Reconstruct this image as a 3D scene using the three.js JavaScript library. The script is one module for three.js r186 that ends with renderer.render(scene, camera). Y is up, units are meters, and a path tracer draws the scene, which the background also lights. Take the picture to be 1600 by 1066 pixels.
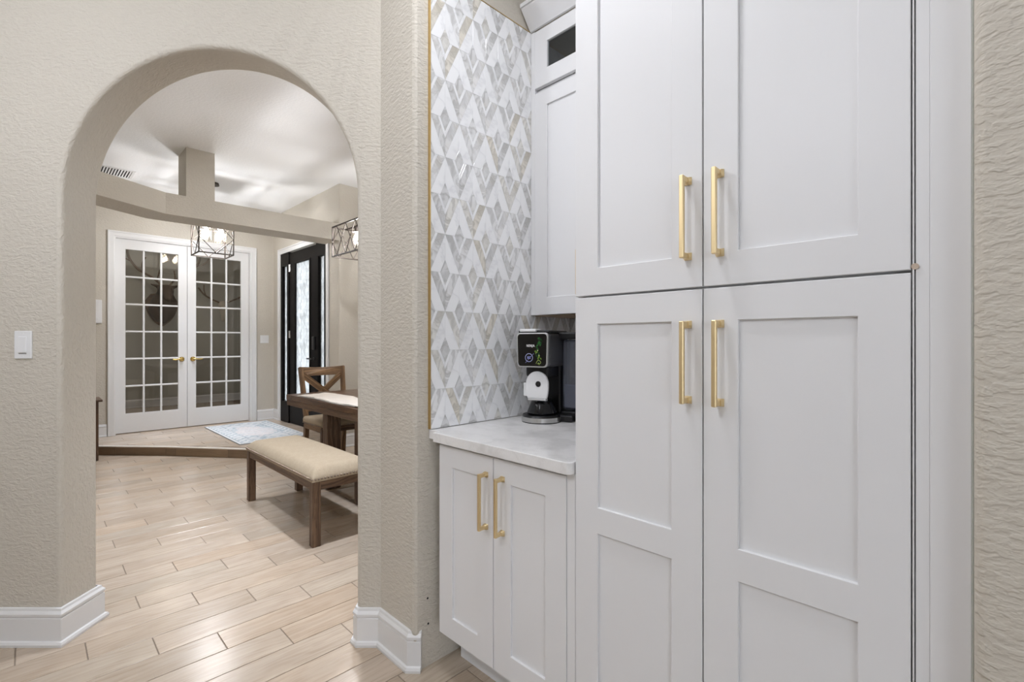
import * as THREE from 'three';
import { mergeGeometries, toCreasedNormals } from 'three/addons/utils/BufferGeometryUtils.js';
import { RoundedBoxGeometry } from 'three/addons/geometries/RoundedBoxGeometry.js';
import { MarchingCubes } from 'three/addons/objects/MarchingCubes.js';
import { RectAreaLightUniformsLib } from 'three/addons/lights/RectAreaLightUniformsLib.js';

// ---------------------------------------------------------------- camera, sky, exposure
RectAreaLightUniformsLib.init();
const scene = new THREE.Scene();
const F = 753, EYE = 1.257;                                   // focal length in pixels of the 1600 x 1066 frame
const camera = new THREE.PerspectiveCamera(2 * Math.atan(533 / F) * 180 / Math.PI, 1600 / 1066, 0.05, 200);
camera.position.set(0, EYE, 0);
camera.lookAt(0, EYE, -1);
scene.add(camera);
const renderer = new THREE.WebGLRenderer({ antialias: true });
renderer.toneMapping = THREE.LinearToneMapping;
renderer.toneMappingExposure = 1.18;
renderer.shadowMap.enabled = true;
const SKY = 4.4;                                              // overcast-bright sky
const GLOBE_FILL = 2.08, CAN = 160, DINING_FILL = 22, FOYER_FILL = 16, CHANDELIER = 1.0, PENDANT = 0.78, OFFICE = 0.9;              // nits of a downlight, candela of a bulb; globes, spots, office lamp are added
{
  const W = 64, H = 32, data = new Float32Array(W * H * 4);
  for (let y = 0; y < H; y++) for (let x = 0; x < W; x++) {
    const e = Math.max(0, (y + 0.5) / H * 2 - 1), k = Math.pow(e, 0.6), i = (y * W + x) * 4;
    data[i] = SKY * (1.0 - 0.42 * k); data[i + 1] = SKY * (1.02 - 0.27 * k); data[i + 2] = SKY * (1.06 - 0.06 * k); data[i + 3] = 1;
  }
  const t = new THREE.DataTexture(data, W, H, THREE.RGBAFormat, THREE.FloatType);
  t.mapping = THREE.EquirectangularReflectionMapping; t.magFilter = THREE.LinearFilter; t.needsUpdate = true;
  scene.background = t; scene.environment = t;
}

// ---------------------------------------------------------------- house axes
// The house stands at 45 degrees to the picture: u runs along the cabinet fronts, N into them. World x = (u+N)/sqrt2, z = (u-N)/sqrt2.
const S2 = Math.SQRT2, Q = Math.PI / 4;
const P = (u, y, N) => new THREE.Vector3((u + N) / S2, y, (u - N) / S2);
const h2w = (u, N) => [(u + N) / S2, (N - u) / S2];           // (x, depth)
let seed = 7;
const rnd = () => { seed = (seed * 1664525 + 1013904223) >>> 0; return seed / 4294967296; };
const C = (h) => new THREE.Color(h);

// ---------------------------------------------------------------- textures
function hash(x, y, s) { let h = (x * 374761393 + y * 668265263 + s * 974634721) | 0; h = Math.imul(h ^ (h >>> 13), 1274126177); h ^= h >>> 16; return (h >>> 0) / 4294967296; }
function vn(x, y, px, py, s) {                                // periodic value noise
  const x0 = Math.floor(x), y0 = Math.floor(y), fx = x - x0, fy = y - y0, sx = fx * fx * (3 - 2 * fx), sy = fy * fy * (3 - 2 * fy);
  const m = (a, n) => ((a % n) + n) % n;
  const a = hash(m(x0, px), m(y0, py), s), b = hash(m(x0 + 1, px), m(y0, py), s), c = hash(m(x0, px), m(y0 + 1, py), s), d = hash(m(x0 + 1, px), m(y0 + 1, py), s);
  return a + (b - a) * sx + (c - a) * sy + (a - b - c + d) * sx * sy;
}
function fbm(u, v, fx, fy, oct, s) { let a = 0, w = 0.5, t = 0; for (let o = 0; o < oct; o++) { a += w * vn(u * fx, v * fy, fx, fy, s + o * 17); t += w; w *= 0.5; fx *= 2; fy *= 2; } return a / t; }
function tex(w, h, fn, srgb, rep) {
  const data = new Uint8Array(w * h * 4);
  for (let y = 0; y < h; y++) for (let x = 0; x < w; x++) {
    const c = fn((x + 0.5) / w, (y + 0.5) / h), i = (y * w + x) * 4;
    if (typeof c === 'number') data[i] = data[i + 1] = data[i + 2] = Math.max(0, Math.min(255, c * 255));
    else for (let k = 0; k < 3; k++) data[i + k] = Math.max(0, Math.min(255, c[k] * 255));
    data[i + 3] = 255;
  }
  const t = new THREE.DataTexture(data, w, h); t.wrapS = t.wrapT = THREE.RepeatWrapping; t.magFilter = THREE.LinearFilter; t.minFilter = THREE.LinearMipmapLinearFilter;
  if (srgb) t.colorSpace = THREE.SRGBColorSpace;
  if (rep) t.repeat.set(rep[0], rep[1]);
  t.needsUpdate = true; return t;
}
const lerp3 = (a, b, k) => [a[0] + (b[0] - a[0]) * k, a[1] + (b[1] - a[1]) * k, a[2] + (b[2] - a[2]) * k];
const sm = (a, b, x) => { const t = Math.max(0, Math.min(1, (x - a) / (b - a))); return t * t * (3 - 2 * t); };
// hand-trowelled wall texture: flattened, slightly horizontal blobs (0.5 m tile)
const wallBump = tex(1024, 1024, (u, v) => {
  const w = (fbm(u, v, 10, 10, 3, 5) - 0.5) * 0.05;
  const a = fbm(u + w, v + w * 0.6, 26, 52, 3, 11), r = 1 - Math.abs(2 * fbm(u - w, v + w, 22, 46, 2, 31) - 1);
  return 0.62 * sm(0.32, 0.68, a) + 0.3 * Math.pow(r, 3) + 0.08 * vn(u * 256, v * 256, 256, 256, 3);
}, false, [1 / 0.4, 1 / 0.4]);
const plankMap = tex(1024, 512, (u, v) => {
  const w = (fbm(u, v, 5, 4, 3, 2) - 0.5) * 0.10;
  const s = fbm(u, v + w, 4, 60, 4, 21), f = fbm(u, v + w * 0.7, 14, 190, 2, 41), big = fbm(u, v, 6, 7, 3, 55);
  let c = lerp3([0.785, 0.72, 0.645], [0.70, 0.63, 0.553], sm(0.25, 0.8, s * 0.5 + big * 0.5));
  c = lerp3(c, [0.57, 0.495, 0.42], 0.22 * sm(0.6, 0.82, f));
  return lerp3(c, [0.86, 0.815, 0.755], 0.25 * sm(0.55, 0.8, big));
}, true, [1 / 1.2, 1 / 0.6]);
const plankBump = tex(512, 512, (u, v) => fbm(u, v + (fbm(u, v, 5, 4, 2, 2) - 0.5) * 0.1, 6, 80, 3, 21), false, [1 / 1.2, 1 / 0.6]);
const woodMap = tex(1024, 512, (u, v) => {
  const w = (fbm(u, v, 3, 3, 3, 8) - 0.5) * 0.16, s = fbm(u, v + w, 3, 46, 4, 71), f = fbm(u, v + w, 20, 220, 2, 91);
  const c = lerp3([0.46, 0.36, 0.275], [0.31, 0.23, 0.17], sm(0.25, 0.75, s));
  return lerp3(c, [0.20, 0.135, 0.09], 0.5 * sm(0.55, 0.8, f));
}, true, [1 / 1.0, 1 / 0.5]);
const whiteMarble = tex(512, 512, (u, v) => {
  const w = fbm(u, v, 4, 4, 4, 3), r = 1 - Math.abs(2 * fbm(u + w * 0.25, v + w * 0.2, 5, 5, 4, 13) - 1), cl = fbm(u, v, 3, 3, 3, 23);
  return lerp3(lerp3([0.972, 0.972, 0.972], [0.95, 0.952, 0.955], sm(0.45, 0.8, cl)), [0.82, 0.82, 0.83], 0.35 * Math.pow(r, 14));
}, true, [1 / 0.4, 1 / 0.4]);
const greyMarble = tex(512, 512, (u, v) => {
  const w = (fbm(u, v, 4, 4, 3, 3) - 0.5) * 0.5, s = fbm(u + w * 0.4, v + w, 5, 22, 4, 33), cl = fbm(u, v, 5, 5, 3, 43), r = 1 - Math.abs(2 * fbm(u + w, v + w, 5, 8, 4, 63) - 1);
  const c = lerp3([0.92, 0.918, 0.914], [0.79, 0.787, 0.78], sm(0.3, 0.72, 0.75 * s + 0.25 * cl));
  return lerp3(lerp3(c, [0.83, 0.80, 0.74], 0.25 * sm(0.55, 0.8, cl)), [0.60, 0.58, 0.55], 0.28 * Math.pow(r, 18));
}, true, [1 / 0.3, 1 / 0.3]);
const quartzMap = tex(512, 512, (u, v) => {
  const a = fbm(u, v, 6, 6, 5, 3), r = 1 - Math.abs(2 * fbm(u + a * 0.2, v, 7, 7, 5, 13) - 1), g = vn(u * 200, v * 200, 200, 200, 9);
  return lerp3(lerp3([0.93, 0.925, 0.92], [0.87, 0.865, 0.86], sm(0.48, 0.72, a)), [0.74, 0.73, 0.72], 0.16 * Math.pow(r, 10) + 0.08 * g);
}, true, [1 / 0.6, 1 / 0.6]);
const linenMap = tex(512, 512, (u, v) => {
  const a = vn(u * 170, v * 26, 170, 26, 4), b = vn(u * 26, v * 170, 26, 170, 6), c = fbm(u, v, 6, 6, 3, 8);
  return lerp3([0.70, 0.63, 0.53], [0.80, 0.735, 0.635], 0.35 * a + 0.35 * b + 0.3 * c);
}, true, [1 / 0.25, 1 / 0.25]);
const linenBump = tex(512, 512, (u, v) => 0.5 + 0.25 * Math.sin(u * 2 * Math.PI * 128) + 0.25 * Math.sin(v * 2 * Math.PI * 128), false, [1 / 0.25, 1 / 0.25]);
const rainBump = tex(512, 512, (u, v) => { const w = (fbm(u, v, 6, 4, 3, 3) - 0.5) * 0.1; return fbm(u + w, v, 22, 9, 3, 51); }, false, [1 / 0.4, 1 / 0.4]);
const rainMap = tex(512, 512, (u, v) => { const w = (fbm(u, v, 6, 4, 3, 3) - 0.5) * 0.1, k = 0.84 + 0.16 * sm(0.35, 0.6, fbm(u + w, v, 22, 9, 3, 51)); return [k, k, k]; }, true, [1 / 0.4, 1 / 0.4]);
const rugMap = tex(512, 1024, (u, v) => {                     // distressed border, field and medallion
  const worn = fbm(u, v, 10, 20, 4, 5), n = fbm(u, v, 40, 80, 2, 15), e = Math.min(u * 0.77, (1 - u) * 0.77, v * 1.52, (1 - v) * 1.52);
  const m = Math.hypot((u - 0.5) * 0.77 / 0.24, (v - 0.5) * 1.52 / 0.42) + (worn - 0.5) * 0.7, pat = Math.sin(u * 44) * Math.sin(v * 82);
  let c = [0.86, 0.865, 0.86];
  if (e < 0.16 && e > 0.03) c = lerp3([0.88, 0.88, 0.875], [0.68, 0.72, 0.745], sm(0.1, 0.5, pat * 0.5 + n * 0.6));
  if (Math.abs(e - 0.165) < 0.008 || Math.abs(e - 0.03) < 0.006) c = [0.62, 0.66, 0.69];
  if (e > 0.175) c = lerp3([0.66, 0.705, 0.735], [0.84, 0.845, 0.85], sm(0.2, 0.6, pat * 0.4 + worn));
  if (m < 1) c = lerp3([0.86, 0.84, 0.835], [0.80, 0.785, 0.785], sm(0.4, 0.7, n));
  if (Math.abs(m - 1) < 0.06) c = [0.66, 0.71, 0.735];
  return lerp3(c, [0.82, 0.825, 0.83], 0.6 * sm(0.47, 0.64, worn));
}, true);
const brushed = tex(256, 256, (u, v) => 0.30 + 0.2 * vn(u * 4, v * 128, 4, 128, 5), false, [6, 6]);

// ---------------------------------------------------------------- materials
const std = (o) => new THREE.MeshStandardMaterial(o), phy = (o) => new THREE.MeshPhysicalMaterial(o);
const M = {
  wall: std({ color: new THREE.Color(0.582, 0.540, 0.466), roughness: 0.72, bumpMap: wallBump, bumpScale: 0.0018 }),
  ceiling: std({ color: new THREE.Color(0.89, 0.89, 0.885), roughness: 0.9, bumpMap: wallBump, bumpScale: 0.0008 }),
  trim: std({ color: new THREE.Color(0.76, 0.755, 0.745), roughness: 0.4 }),
  cabinet: std({ color: new THREE.Color(0.79, 0.79, 0.795), roughness: 0.42 }),
  cabinetDark: std({ color: new THREE.Color(0.35, 0.35, 0.355), roughness: 0.7 }),
  gold: std({ color: new THREE.Color(0.80, 0.64, 0.37), metalness: 1, roughness: 0.43, roughnessMap: null }),
  brass: std({ color: new THREE.Color(0.72, 0.52, 0.18), metalness: 1, roughness: 0.22 }),
  goldTrim: std({ color: new THREE.Color(0.62, 0.45, 0.2), metalness: 1, roughness: 0.35 }),
  quartz: std({ map: quartzMap, roughness: 0.16 }),
  grout: std({ color: C('#8a7d70'), roughness: 0.95 }),
  tileGrout: std({ color: C('#dcdbd8'), roughness: 0.8 }),
  fabric: std({ map: linenMap, color: new THREE.Color(0.76, 0.76, 0.76), bumpMap: linenBump, bumpScale: 0.0004, roughness: 0.95 }),
  nail: std({ color: new THREE.Color(0.30, 0.24, 0.19), metalness: 1, roughness: 0.3 }),
  wood: std({ map: woodMap, color: C('#ffffff'), roughness: 0.5 }),
  woodTop: std({ map: woodMap, color: C('#e8ded6'), roughness: 0.28 }),
  woodLight: std({ map: woodMap, color: new THREE.Color(1.5, 1.5, 1.28), roughness: 0.5 }),
  black: std({ color: new THREE.Color(0.008, 0.008, 0.009), roughness: 0.35 }),
  blackDoor: phy({ color: new THREE.Color(0.006, 0.005, 0.0045), roughness: 0.4, specularIntensity: 0.12 }),
  blackGloss: std({ color: new THREE.Color(0.006, 0.006, 0.007), roughness: 0.08 }),
  bronze: std({ color: new THREE.Color(0.045, 0.034, 0.026), metalness: 0.5, roughness: 0.5 }),
  steel: std({ color: new THREE.Color(0.55, 0.55, 0.54), metalness: 1, roughness: 0.3 }),
  silver: std({ color: new THREE.Color(0.60, 0.60, 0.60), metalness: 0.85, roughness: 0.42 }),
  gunmetal: std({ color: new THREE.Color(0.16, 0.16, 0.165), metalness: 0.9, roughness: 0.4 }),
  plastic: std({ color: new THREE.Color(0.80, 0.80, 0.80), roughness: 0.35 }),
  pane: phy({ color: C('#ffffff'), transmission: 1, thickness: 0, roughness: 0.0, ior: 1.5 }),
  smoked: phy({ color: new THREE.Color(0.45, 0.47, 0.47), transmission: 1, thickness: 0, roughness: 0.0, ior: 1.5 }),
  rain: phy({ map: rainMap, color: new THREE.Color(0.95, 0.97, 0.97), transmission: 1, thickness: 0, roughness: 0.85, bumpMap: rainBump, bumpScale: 0.003, ior: 1.5 }),
  tank: phy({ color: new THREE.Color(0.40, 0.42, 0.48), transmission: 0.8, thickness: 0, roughness: 0.15, ior: 1.45 }),
  bulb: std({ color: C('#fff4e0'), emissive: C('#fff0d8'), emissiveIntensity: 14, roughness: 0.4 }),
  diffuser: std({ color: C('#ffffff'), emissive: C('#fff6ea'), emissiveIntensity: 2, roughness: 0.5 }),
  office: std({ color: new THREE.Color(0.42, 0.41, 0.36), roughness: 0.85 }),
  fur: std({ color: new THREE.Color(0.055, 0.034, 0.021), roughness: 0.95 }),
  furDark: std({ color: new THREE.Color(0.03, 0.019, 0.013), roughness: 0.95 }),
  antler: std({ color: new THREE.Color(0.16, 0.11, 0.075), roughness: 0.7 }),
  bone: std({ color: new THREE.Color(0.55, 0.50, 0.42), roughness: 0.7 }),
  cloth: std({ color: new THREE.Color(0.58, 0.525, 0.46), roughness: 0.95, bumpMap: linenBump, bumpScale: 0.0006 }),
  rug: std({ map: rugMap, roughness: 1 }),
  concrete: std({ color: new THREE.Color(0.55, 0.53, 0.50), roughness: 0.9 }),
  dark: std({ color: new THREE.Color(0.02, 0.02, 0.02), roughness: 0.9 }),
  bumper: std({ color: new THREE.Color(0.52, 0.42, 0.33), roughness: 0.6 }),
  sealant: std({ color: new THREE.Color(0.42, 0.43, 0.39), roughness: 0.7 }),
};
const plankTints = [[1, 1, 1], [0.93, 0.915, 0.90], [1.05, 1.03, 1.01], [0.97, 0.99, 1.0], [1.02, 0.985, 0.95], [0.90, 0.90, 0.895], [1.04, 1.04, 1.05]];
const plankMats = plankTints.map((t) => std({ map: plankMap, bumpMap: plankBump, bumpScale: 0.0004, color: new THREE.Color(...t).multiplyScalar(0.96), roughness: 0.22 }));
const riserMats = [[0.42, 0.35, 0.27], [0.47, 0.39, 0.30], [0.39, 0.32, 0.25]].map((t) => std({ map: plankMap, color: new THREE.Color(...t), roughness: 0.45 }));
const whiteMats = [1, 0.985, 0.97].map((k) => std({ map: whiteMarble, color: new THREE.Color(k, k, k), roughness: 0.13 }));
const greyMats = [[1.04, 1.04, 1.045], [0.98, 0.982, 0.985], [0.90, 0.902, 0.906], [1.0, 0.985, 0.945], [0.95, 0.905, 0.815]].map((t) => std({ map: greyMarble, color: new THREE.Color(...t), roughness: 0.13 }));

// ---------------------------------------------------------------- mesh helpers
const used = {};
function numbered(n) { used[n] = (used[n] ?? -1) + 1; return used[n] ? n + '_' + String(used[n]).padStart(3, '0') : n; }
function tag(o, label, category, group, kind) { if (label) o.userData.label = label; if (category) o.userData.category = category; if (group) o.userData.group = group; if (kind) o.userData.kind = kind; return o; }
function thing(name, label, category, pos, turn = 0, group, kind) {
  const o = new THREE.Group(); o.name = numbered(name); o.position.copy(pos); o.rotation.y = turn; scene.add(o);
  return tag(o, label, category, group, kind);
}
const flatten = (g) => (Array.isArray(g) ? mergeGeometries(g.map((x) => { const y = x.index ? x.toNonIndexed() : x.clone(); for (const k of Object.keys(y.attributes)) if (!['position', 'normal', 'uv'].includes(k)) y.deleteAttribute(k); y.morphAttributes = {}; y.clearGroups(); return y; })) : g);
function part(parent, name, geo, mat, label) {
  const m = new THREE.Mesh(flatten(geo), mat); m.name = name; m.castShadow = m.receiveShadow = true; parent.add(m);
  if (label) m.userData.label = label;
  return m;
}
function solo(name, label, category, geo, mat, kind, pos, turn = 0, group) {
  const m = new THREE.Mesh(flatten(geo), mat); m.name = numbered(name); m.castShadow = m.receiveShadow = true;
  if (pos) m.position.copy(pos); m.rotation.y = turn; scene.add(m); return tag(m, label, category, group, kind);
}
class MB {
  constructor() { this.p = []; this.t = []; }
  poly(v, uv) { for (let i = 1; i + 1 < v.length; i++) for (const k of [0, i, i + 1]) { this.p.push(...v[k]); this.t.push(...uv[k]); } return this; }
  geo(crease) {
    const g = new THREE.BufferGeometry();
    g.setAttribute('position', new THREE.Float32BufferAttribute(this.p, 3)); g.setAttribute('uv', new THREE.Float32BufferAttribute(this.t, 2));
    g.computeVertexNormals();
    return crease ? toCreasedNormals(g, crease) : g;
  }
}
// chamfered box; g = axis the grain runs along, uv in metres
function box(w, h, d, { b = 0.0015, g = 'x', at = [0, 0, 0], o = [0, 0], rot } = {}) {
  const s = [w / 2, h / 2, d / 2], mb = new MB(), gi = 'xyz'.indexOf(g), o1 = (gi + 1) % 3, o2 = (gi + 2) % 3;
  const V = (sx, sy, sz, ax) => [0, 1, 2].map((k) => [sx, sy, sz][k] * (k === ax ? s[k] : s[k] - b));
  const add = (v) => {
    const A = new THREE.Vector3(...v[0]), B = new THREE.Vector3(...v[1]), D = new THREE.Vector3(...v[2]), n = B.clone().sub(A).cross(D.clone().sub(A)), c = v.reduce((a, x) => a.add(new THREE.Vector3(...x)), new THREE.Vector3());
    if (n.dot(c) < 0) v.reverse();
    mb.poly(v, v.map((p) => [p[gi] + o[0], p[o1] + p[o2] + o[1]]));
  };
  for (let ax = 0; ax < 3; ax++) for (const sg of [-1, 1]) {
    const q = [[-1, -1], [1, -1], [1, 1], [-1, 1]].map(([a, c]) => { const e = [0, 0, 0]; e[ax] = sg; e[(ax + 1) % 3] = a; e[(ax + 2) % 3] = c; return V(...e, ax); });
    add(q);
  }
  if (b > 0) {
    for (let ax = 0; ax < 3; ax++) for (const p of [-1, 1]) for (const q of [-1, 1]) {
      const e = (a) => { const v = [0, 0, 0]; v[ax] = a; v[(ax + 1) % 3] = p; v[(ax + 2) % 3] = q; return v; }, a1 = (ax + 1) % 3, a2 = (ax + 2) % 3;
      add([V(...e(-1), a1), V(...e(1), a1), V(...e(1), a2), V(...e(-1), a2)]);
    }
    for (const x of [-1, 1]) for (const y of [-1, 1]) for (const z of [-1, 1]) add([V(x, y, z, 0), V(x, y, z, 1), V(x, y, z, 2)]);
  }
  const geo = mb.geo();
  if (rot) { geo.rotateX(rot[0] || 0); geo.rotateY(rot[1] || 0); geo.rotateZ(rot[2] || 0); }
  geo.translate(...at);
  return geo;
}
// prism of an outline (x, y) from z = 0 to z = t with a small bevel on the front
function prism(pts, t, b, o = [0, 0], turn = 0) {
  const mb = new MB(), n = pts.length; let area = 0;
  for (let i = 0; i < n; i++) { const [x0, y0] = pts[i], [x1, y1] = pts[(i + 1) % n]; area += x0 * y1 - x1 * y0; }
  const q = area < 0 ? pts.slice().reverse() : pts, ins = [];
  for (let i = 0; i < n; i++) {
    const p = q[(i + n - 1) % n], c = q[i], r = q[(i + 1) % n];
    const e = (a, z) => { const l = Math.hypot(z[0] - a[0], z[1] - a[1]) || 1e-9; return [-(z[1] - a[1]) / l, (z[0] - a[0]) / l]; }, n1 = e(p, c), n2 = e(c, r), k = Math.max(0.25, 1 + n1[0] * n2[0] + n1[1] * n2[1]);
    ins.push([c[0] + b * (n1[0] + n2[0]) / k, c[1] + b * (n1[1] + n2[1]) / k]);
  }
  const co = Math.cos(turn), si = Math.sin(turn), U = (p) => [p[0] * co - p[1] * si + o[0], p[0] * si + p[1] * co + o[1]];
  mb.poly(ins.map((p) => [p[0], p[1], t]), ins.map(U));
  for (let i = 0; i < n; i++) {
    const j = (i + 1) % n;
    mb.poly([[...q[i], t - b], [...q[j], t - b], [...ins[j], t], [...ins[i], t]], [U(q[i]), U(q[j]), U(ins[j]), U(ins[i])]);
    mb.poly([[...q[i], 0], [...q[j], 0], [...q[j], t - b], [...q[i], t - b]], [U(q[i]), U(q[j]), U(q[j]), U(q[i])]);
  }
  return mb.geo();
}
// vertical solid over a plan polygon of (x, depth); uv: metres round the outline and up
function planSolid(poly, y0, y1, crease = 0.6) {
  const mb = new MB(); let area = 0, n = poly.length;
  for (let i = 0; i < n; i++) { const a = poly[i], b = poly[(i + 1) % n]; area += a[0] * b[1] - b[0] * a[1]; }
  const q = area < 0 ? poly.slice().reverse() : poly; let run = 0;
  for (let i = 0; i < n; i++) {
    const a = q[i], b = q[(i + 1) % n], l = Math.hypot(b[0] - a[0], b[1] - a[1]);
    mb.poly([[a[0], y0, -a[1]], [b[0], y0, -b[1]], [b[0], y1, -b[1]], [a[0], y1, -a[1]]], [[run, y0], [run + l, y0], [run + l, y1], [run, y1]]);
    run += l;
  }
  const v = q.map((p) => new THREE.Vector2(p[0], p[1]));
  for (const f of THREE.ShapeUtils.triangulateShape(v, [])) {
    const up = f.map((k) => [q[k][0], y1, -q[k][1]]), dn = f.map((k) => [q[k][0], y0, -q[k][1]]).reverse();
    mb.poly(up, up.map((p) => [p[0], p[2]])); mb.poly(dn, dn.map((p) => [p[0], p[2]]));
  }
  return mb.geo(crease);
}
const hp = (l) => l.map(([u, N]) => h2w(u, N));
function arc(cx, cy, r, a0, a1, n = 6) { return Array.from({ length: n + 1 }, (_, i) => { const a = a0 + (a1 - a0) * i / n; return [cx + r * Math.cos(a), cy + r * Math.sin(a)]; }); }
// moulding: profile (out, y) swept along an open plan path of (x, depth); side +1 = out to the right of the walk
function sweep(path, profile, side = 1) {
  const mb = new MB(), n = path.length, nor = [];
  for (let i = 0; i + 1 < n; i++) { const dx = path[i + 1][0] - path[i][0], dy = path[i + 1][1] - path[i][1], l = Math.hypot(dx, dy); nor.push([side * dy / l, -side * dx / l]); }
  const at = (i, o) => { const a = nor[Math.max(0, i - 1)], b = nor[Math.min(n - 2, i)], k = 1 + a[0] * b[0] + a[1] * b[1]; return [path[i][0] + o * (a[0] + b[0]) / k, path[i][1] + o * (a[1] + b[1]) / k]; };
  const m = profile.length; let run = 0;
  for (let i = 0; i + 1 < n; i++) {
    const l = Math.hypot(path[i + 1][0] - path[i][0], path[i + 1][1] - path[i][1]);
    for (let j = 0; j + 1 < m; j++) {
      const [o0, y0] = profile[j], [o1, y1] = profile[j + 1], a = at(i, o0), b = at(i + 1, o0), c = at(i + 1, o1), d = at(i, o1);
      const v = [[a[0], y0, -a[1]], [b[0], y0, -b[1]], [c[0], y1, -c[1]], [d[0], y1, -d[1]]], uv = [[run, j * 0.02], [run + l, j * 0.02], [run + l, j * 0.02 + 0.02], [run, j * 0.02 + 0.02]];
      if (side < 0) { v.reverse(); uv.reverse(); }
      v.reverse(); uv.reverse();
      mb.poly(v, uv);
    }
    run += l;
  }
  for (const i of [0, n - 1]) { const v = profile.map(([o, y]) => { const a = at(i, o); return [a[0], y, -a[1]]; }); mb.poly(v, v.map((p) => [p[0], p[1]])); }
  return mb.geo();
}
function extr(shape, depth, bevel = 0, seg = 1, crease, curve = 12) {
  const g = new THREE.ExtrudeGeometry(shape, { depth: depth - 2 * bevel, bevelEnabled: bevel > 0, bevelSize: bevel, bevelThickness: bevel, bevelOffset: -bevel, bevelSegments: seg, curveSegments: curve });
  g.translate(0, 0, bevel);
  return crease ? toCreasedNormals(g, crease) : g;
}
function rectShape(x0, y0, x1, y1, holes = []) {
  const s = new THREE.Shape([[x0, y0], [x1, y0], [x1, y1], [x0, y1]].map((p) => new THREE.Vector2(...p)));
  for (const [a, b, c, d] of holes) s.holes.push(new THREE.Path([[a, b], [a, d], [c, d], [c, b]].map((p) => new THREE.Vector2(...p))));
  return s;
}
const cyl = (r0, r1, h, at = [0, 0, 0], n = 24, rot) => { const g = new THREE.CylinderGeometry(r1, r0, h, n); if (rot) { g.rotateX(rot[0] || 0); g.rotateY(rot[1] || 0); g.rotateZ(rot[2] || 0); } return g.translate(...at); };
function bar(a, b, r, n = 6) {
  const A = new THREE.Vector3(...a), B = new THREE.Vector3(...b), d = B.clone().sub(A), g = new THREE.CylinderGeometry(r, r, d.length(), n);
  g.applyQuaternion(new THREE.Quaternion().setFromUnitVectors(new THREE.Vector3(0, 1, 0), d.clone().normalize()));
  return g.translate(...A.add(B).multiplyScalar(0.5).toArray());
}
function beam(a, b, w, t, ax = [0, 0, 1]) {                   // square bar from a to b, its w side along ax
  const A = new THREE.Vector3(...a), B = new THREE.Vector3(...b), y = B.clone().sub(A), l = y.length(); y.normalize();
  const z = new THREE.Vector3(...ax).addScaledVector(y, -y.dot(new THREE.Vector3(...ax))).normalize(), x = y.clone().cross(z), g = box(t, l, w, { g: 'y', o: [rnd(), rnd()] });
  return g.applyMatrix4(new THREE.Matrix4().makeBasis(x, y, z).setPosition(A.add(B).multiplyScalar(0.5)));
}
const rounded = (w, h, d, r, at = [0, 0, 0], seg = 3) => new RoundedBoxGeometry(w, h, d, seg, r).translate(...at);
function tube(pts, r, seg = 24, n = 8) { return new THREE.TubeGeometry(new THREE.CatmullRomCurve3(pts.map((p) => new THREE.Vector3(...p))), seg, r, n); }

// ================================================================ STRUCTURE
const CEIL = 3.11, FOY = 0.10;
const struct = (name, label, geo, mat, pos, turn) => solo(name, label, null, geo, mat, 'structure', pos, turn);
// --- arch wall: front face at depth 2.00, 0.18 thick, bull-nosed opening
const AX0 = -1.872, AX1 = -0.645, AR = (AX1 - AX0) / 2, AC = (AX0 + AX1) / 2, SPRING = 1.863;
{
  const s = new THREE.Shape(); s.moveTo(-3.78, -0.05); s.lineTo(AX0, -0.05); s.lineTo(AX0, SPRING); s.absarc(AC, SPRING, AR, Math.PI, 0, true); s.lineTo(AX1, -0.05); s.lineTo(-0.50, -0.05); s.lineTo(-0.50, CEIL + 0.05); s.lineTo(-3.78, CEIL + 0.05); s.closePath();
  const g = extr(s, 0.18, 0.02, 5, 0.5, 40); g.translate(0, 0, -2.18);
  struct('wall_arch', 'beige textured wall with a round-topped archway', g, M.wall);
}
// --- pier right of the arch: its 45 degree face, bull-nosed corner and the wall the mosaic is on
const UW = -1.549, NP = 1.029;
{
  const poly = [...hp([[-1.799, NP]]), ...hp(arc(UW - 0.022, NP + 0.022, 0.022, -Math.PI / 2, 0)), ...hp([[UW, 3.72], [-1.72, 3.72], [-1.72, 1.363]]), [-0.535, 2.18], [-0.535, 2.01]];
  const w = struct('wall_pier', 'beige textured pier between the archway and the mosaic niche', planSolid(poly, 0, CEIL + 0.02), M.wall);
  for (const [y, N] of [[0.262, 1.087], [0.163, 1.09]]) {
    const m = part(w, 'screw_hole', cyl(0.004, 0.004, 0.002, [0, 0, 0], 12), M.dark); m.rotation.set(0, Q, 0); m.geometry.rotateX(Math.PI / 2); m.position.copy(P(UW + 0.0002, y, N));
  }
}
struct('wall_niche', 'wall behind the coffee counter', planSolid(hp([[-1.56, 1.969], [-0.0, 1.969], [-0.0, 2.1], [-1.56, 2.1]]), 0, CEIL + 0.02), M.wall);
struct('wall_right', 'beige textured wall at the right edge beside the tall cabinet', planSolid(hp([[-0.0225, 2.1], ...arc(-0.0225 + 0.02, 1.047 + 0.02, 0.02, Math.PI, 1.5 * Math.PI), [2.8, 1.047], [2.8, 2.1]]), 0, CEIL + 0.02), M.wall);
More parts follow.
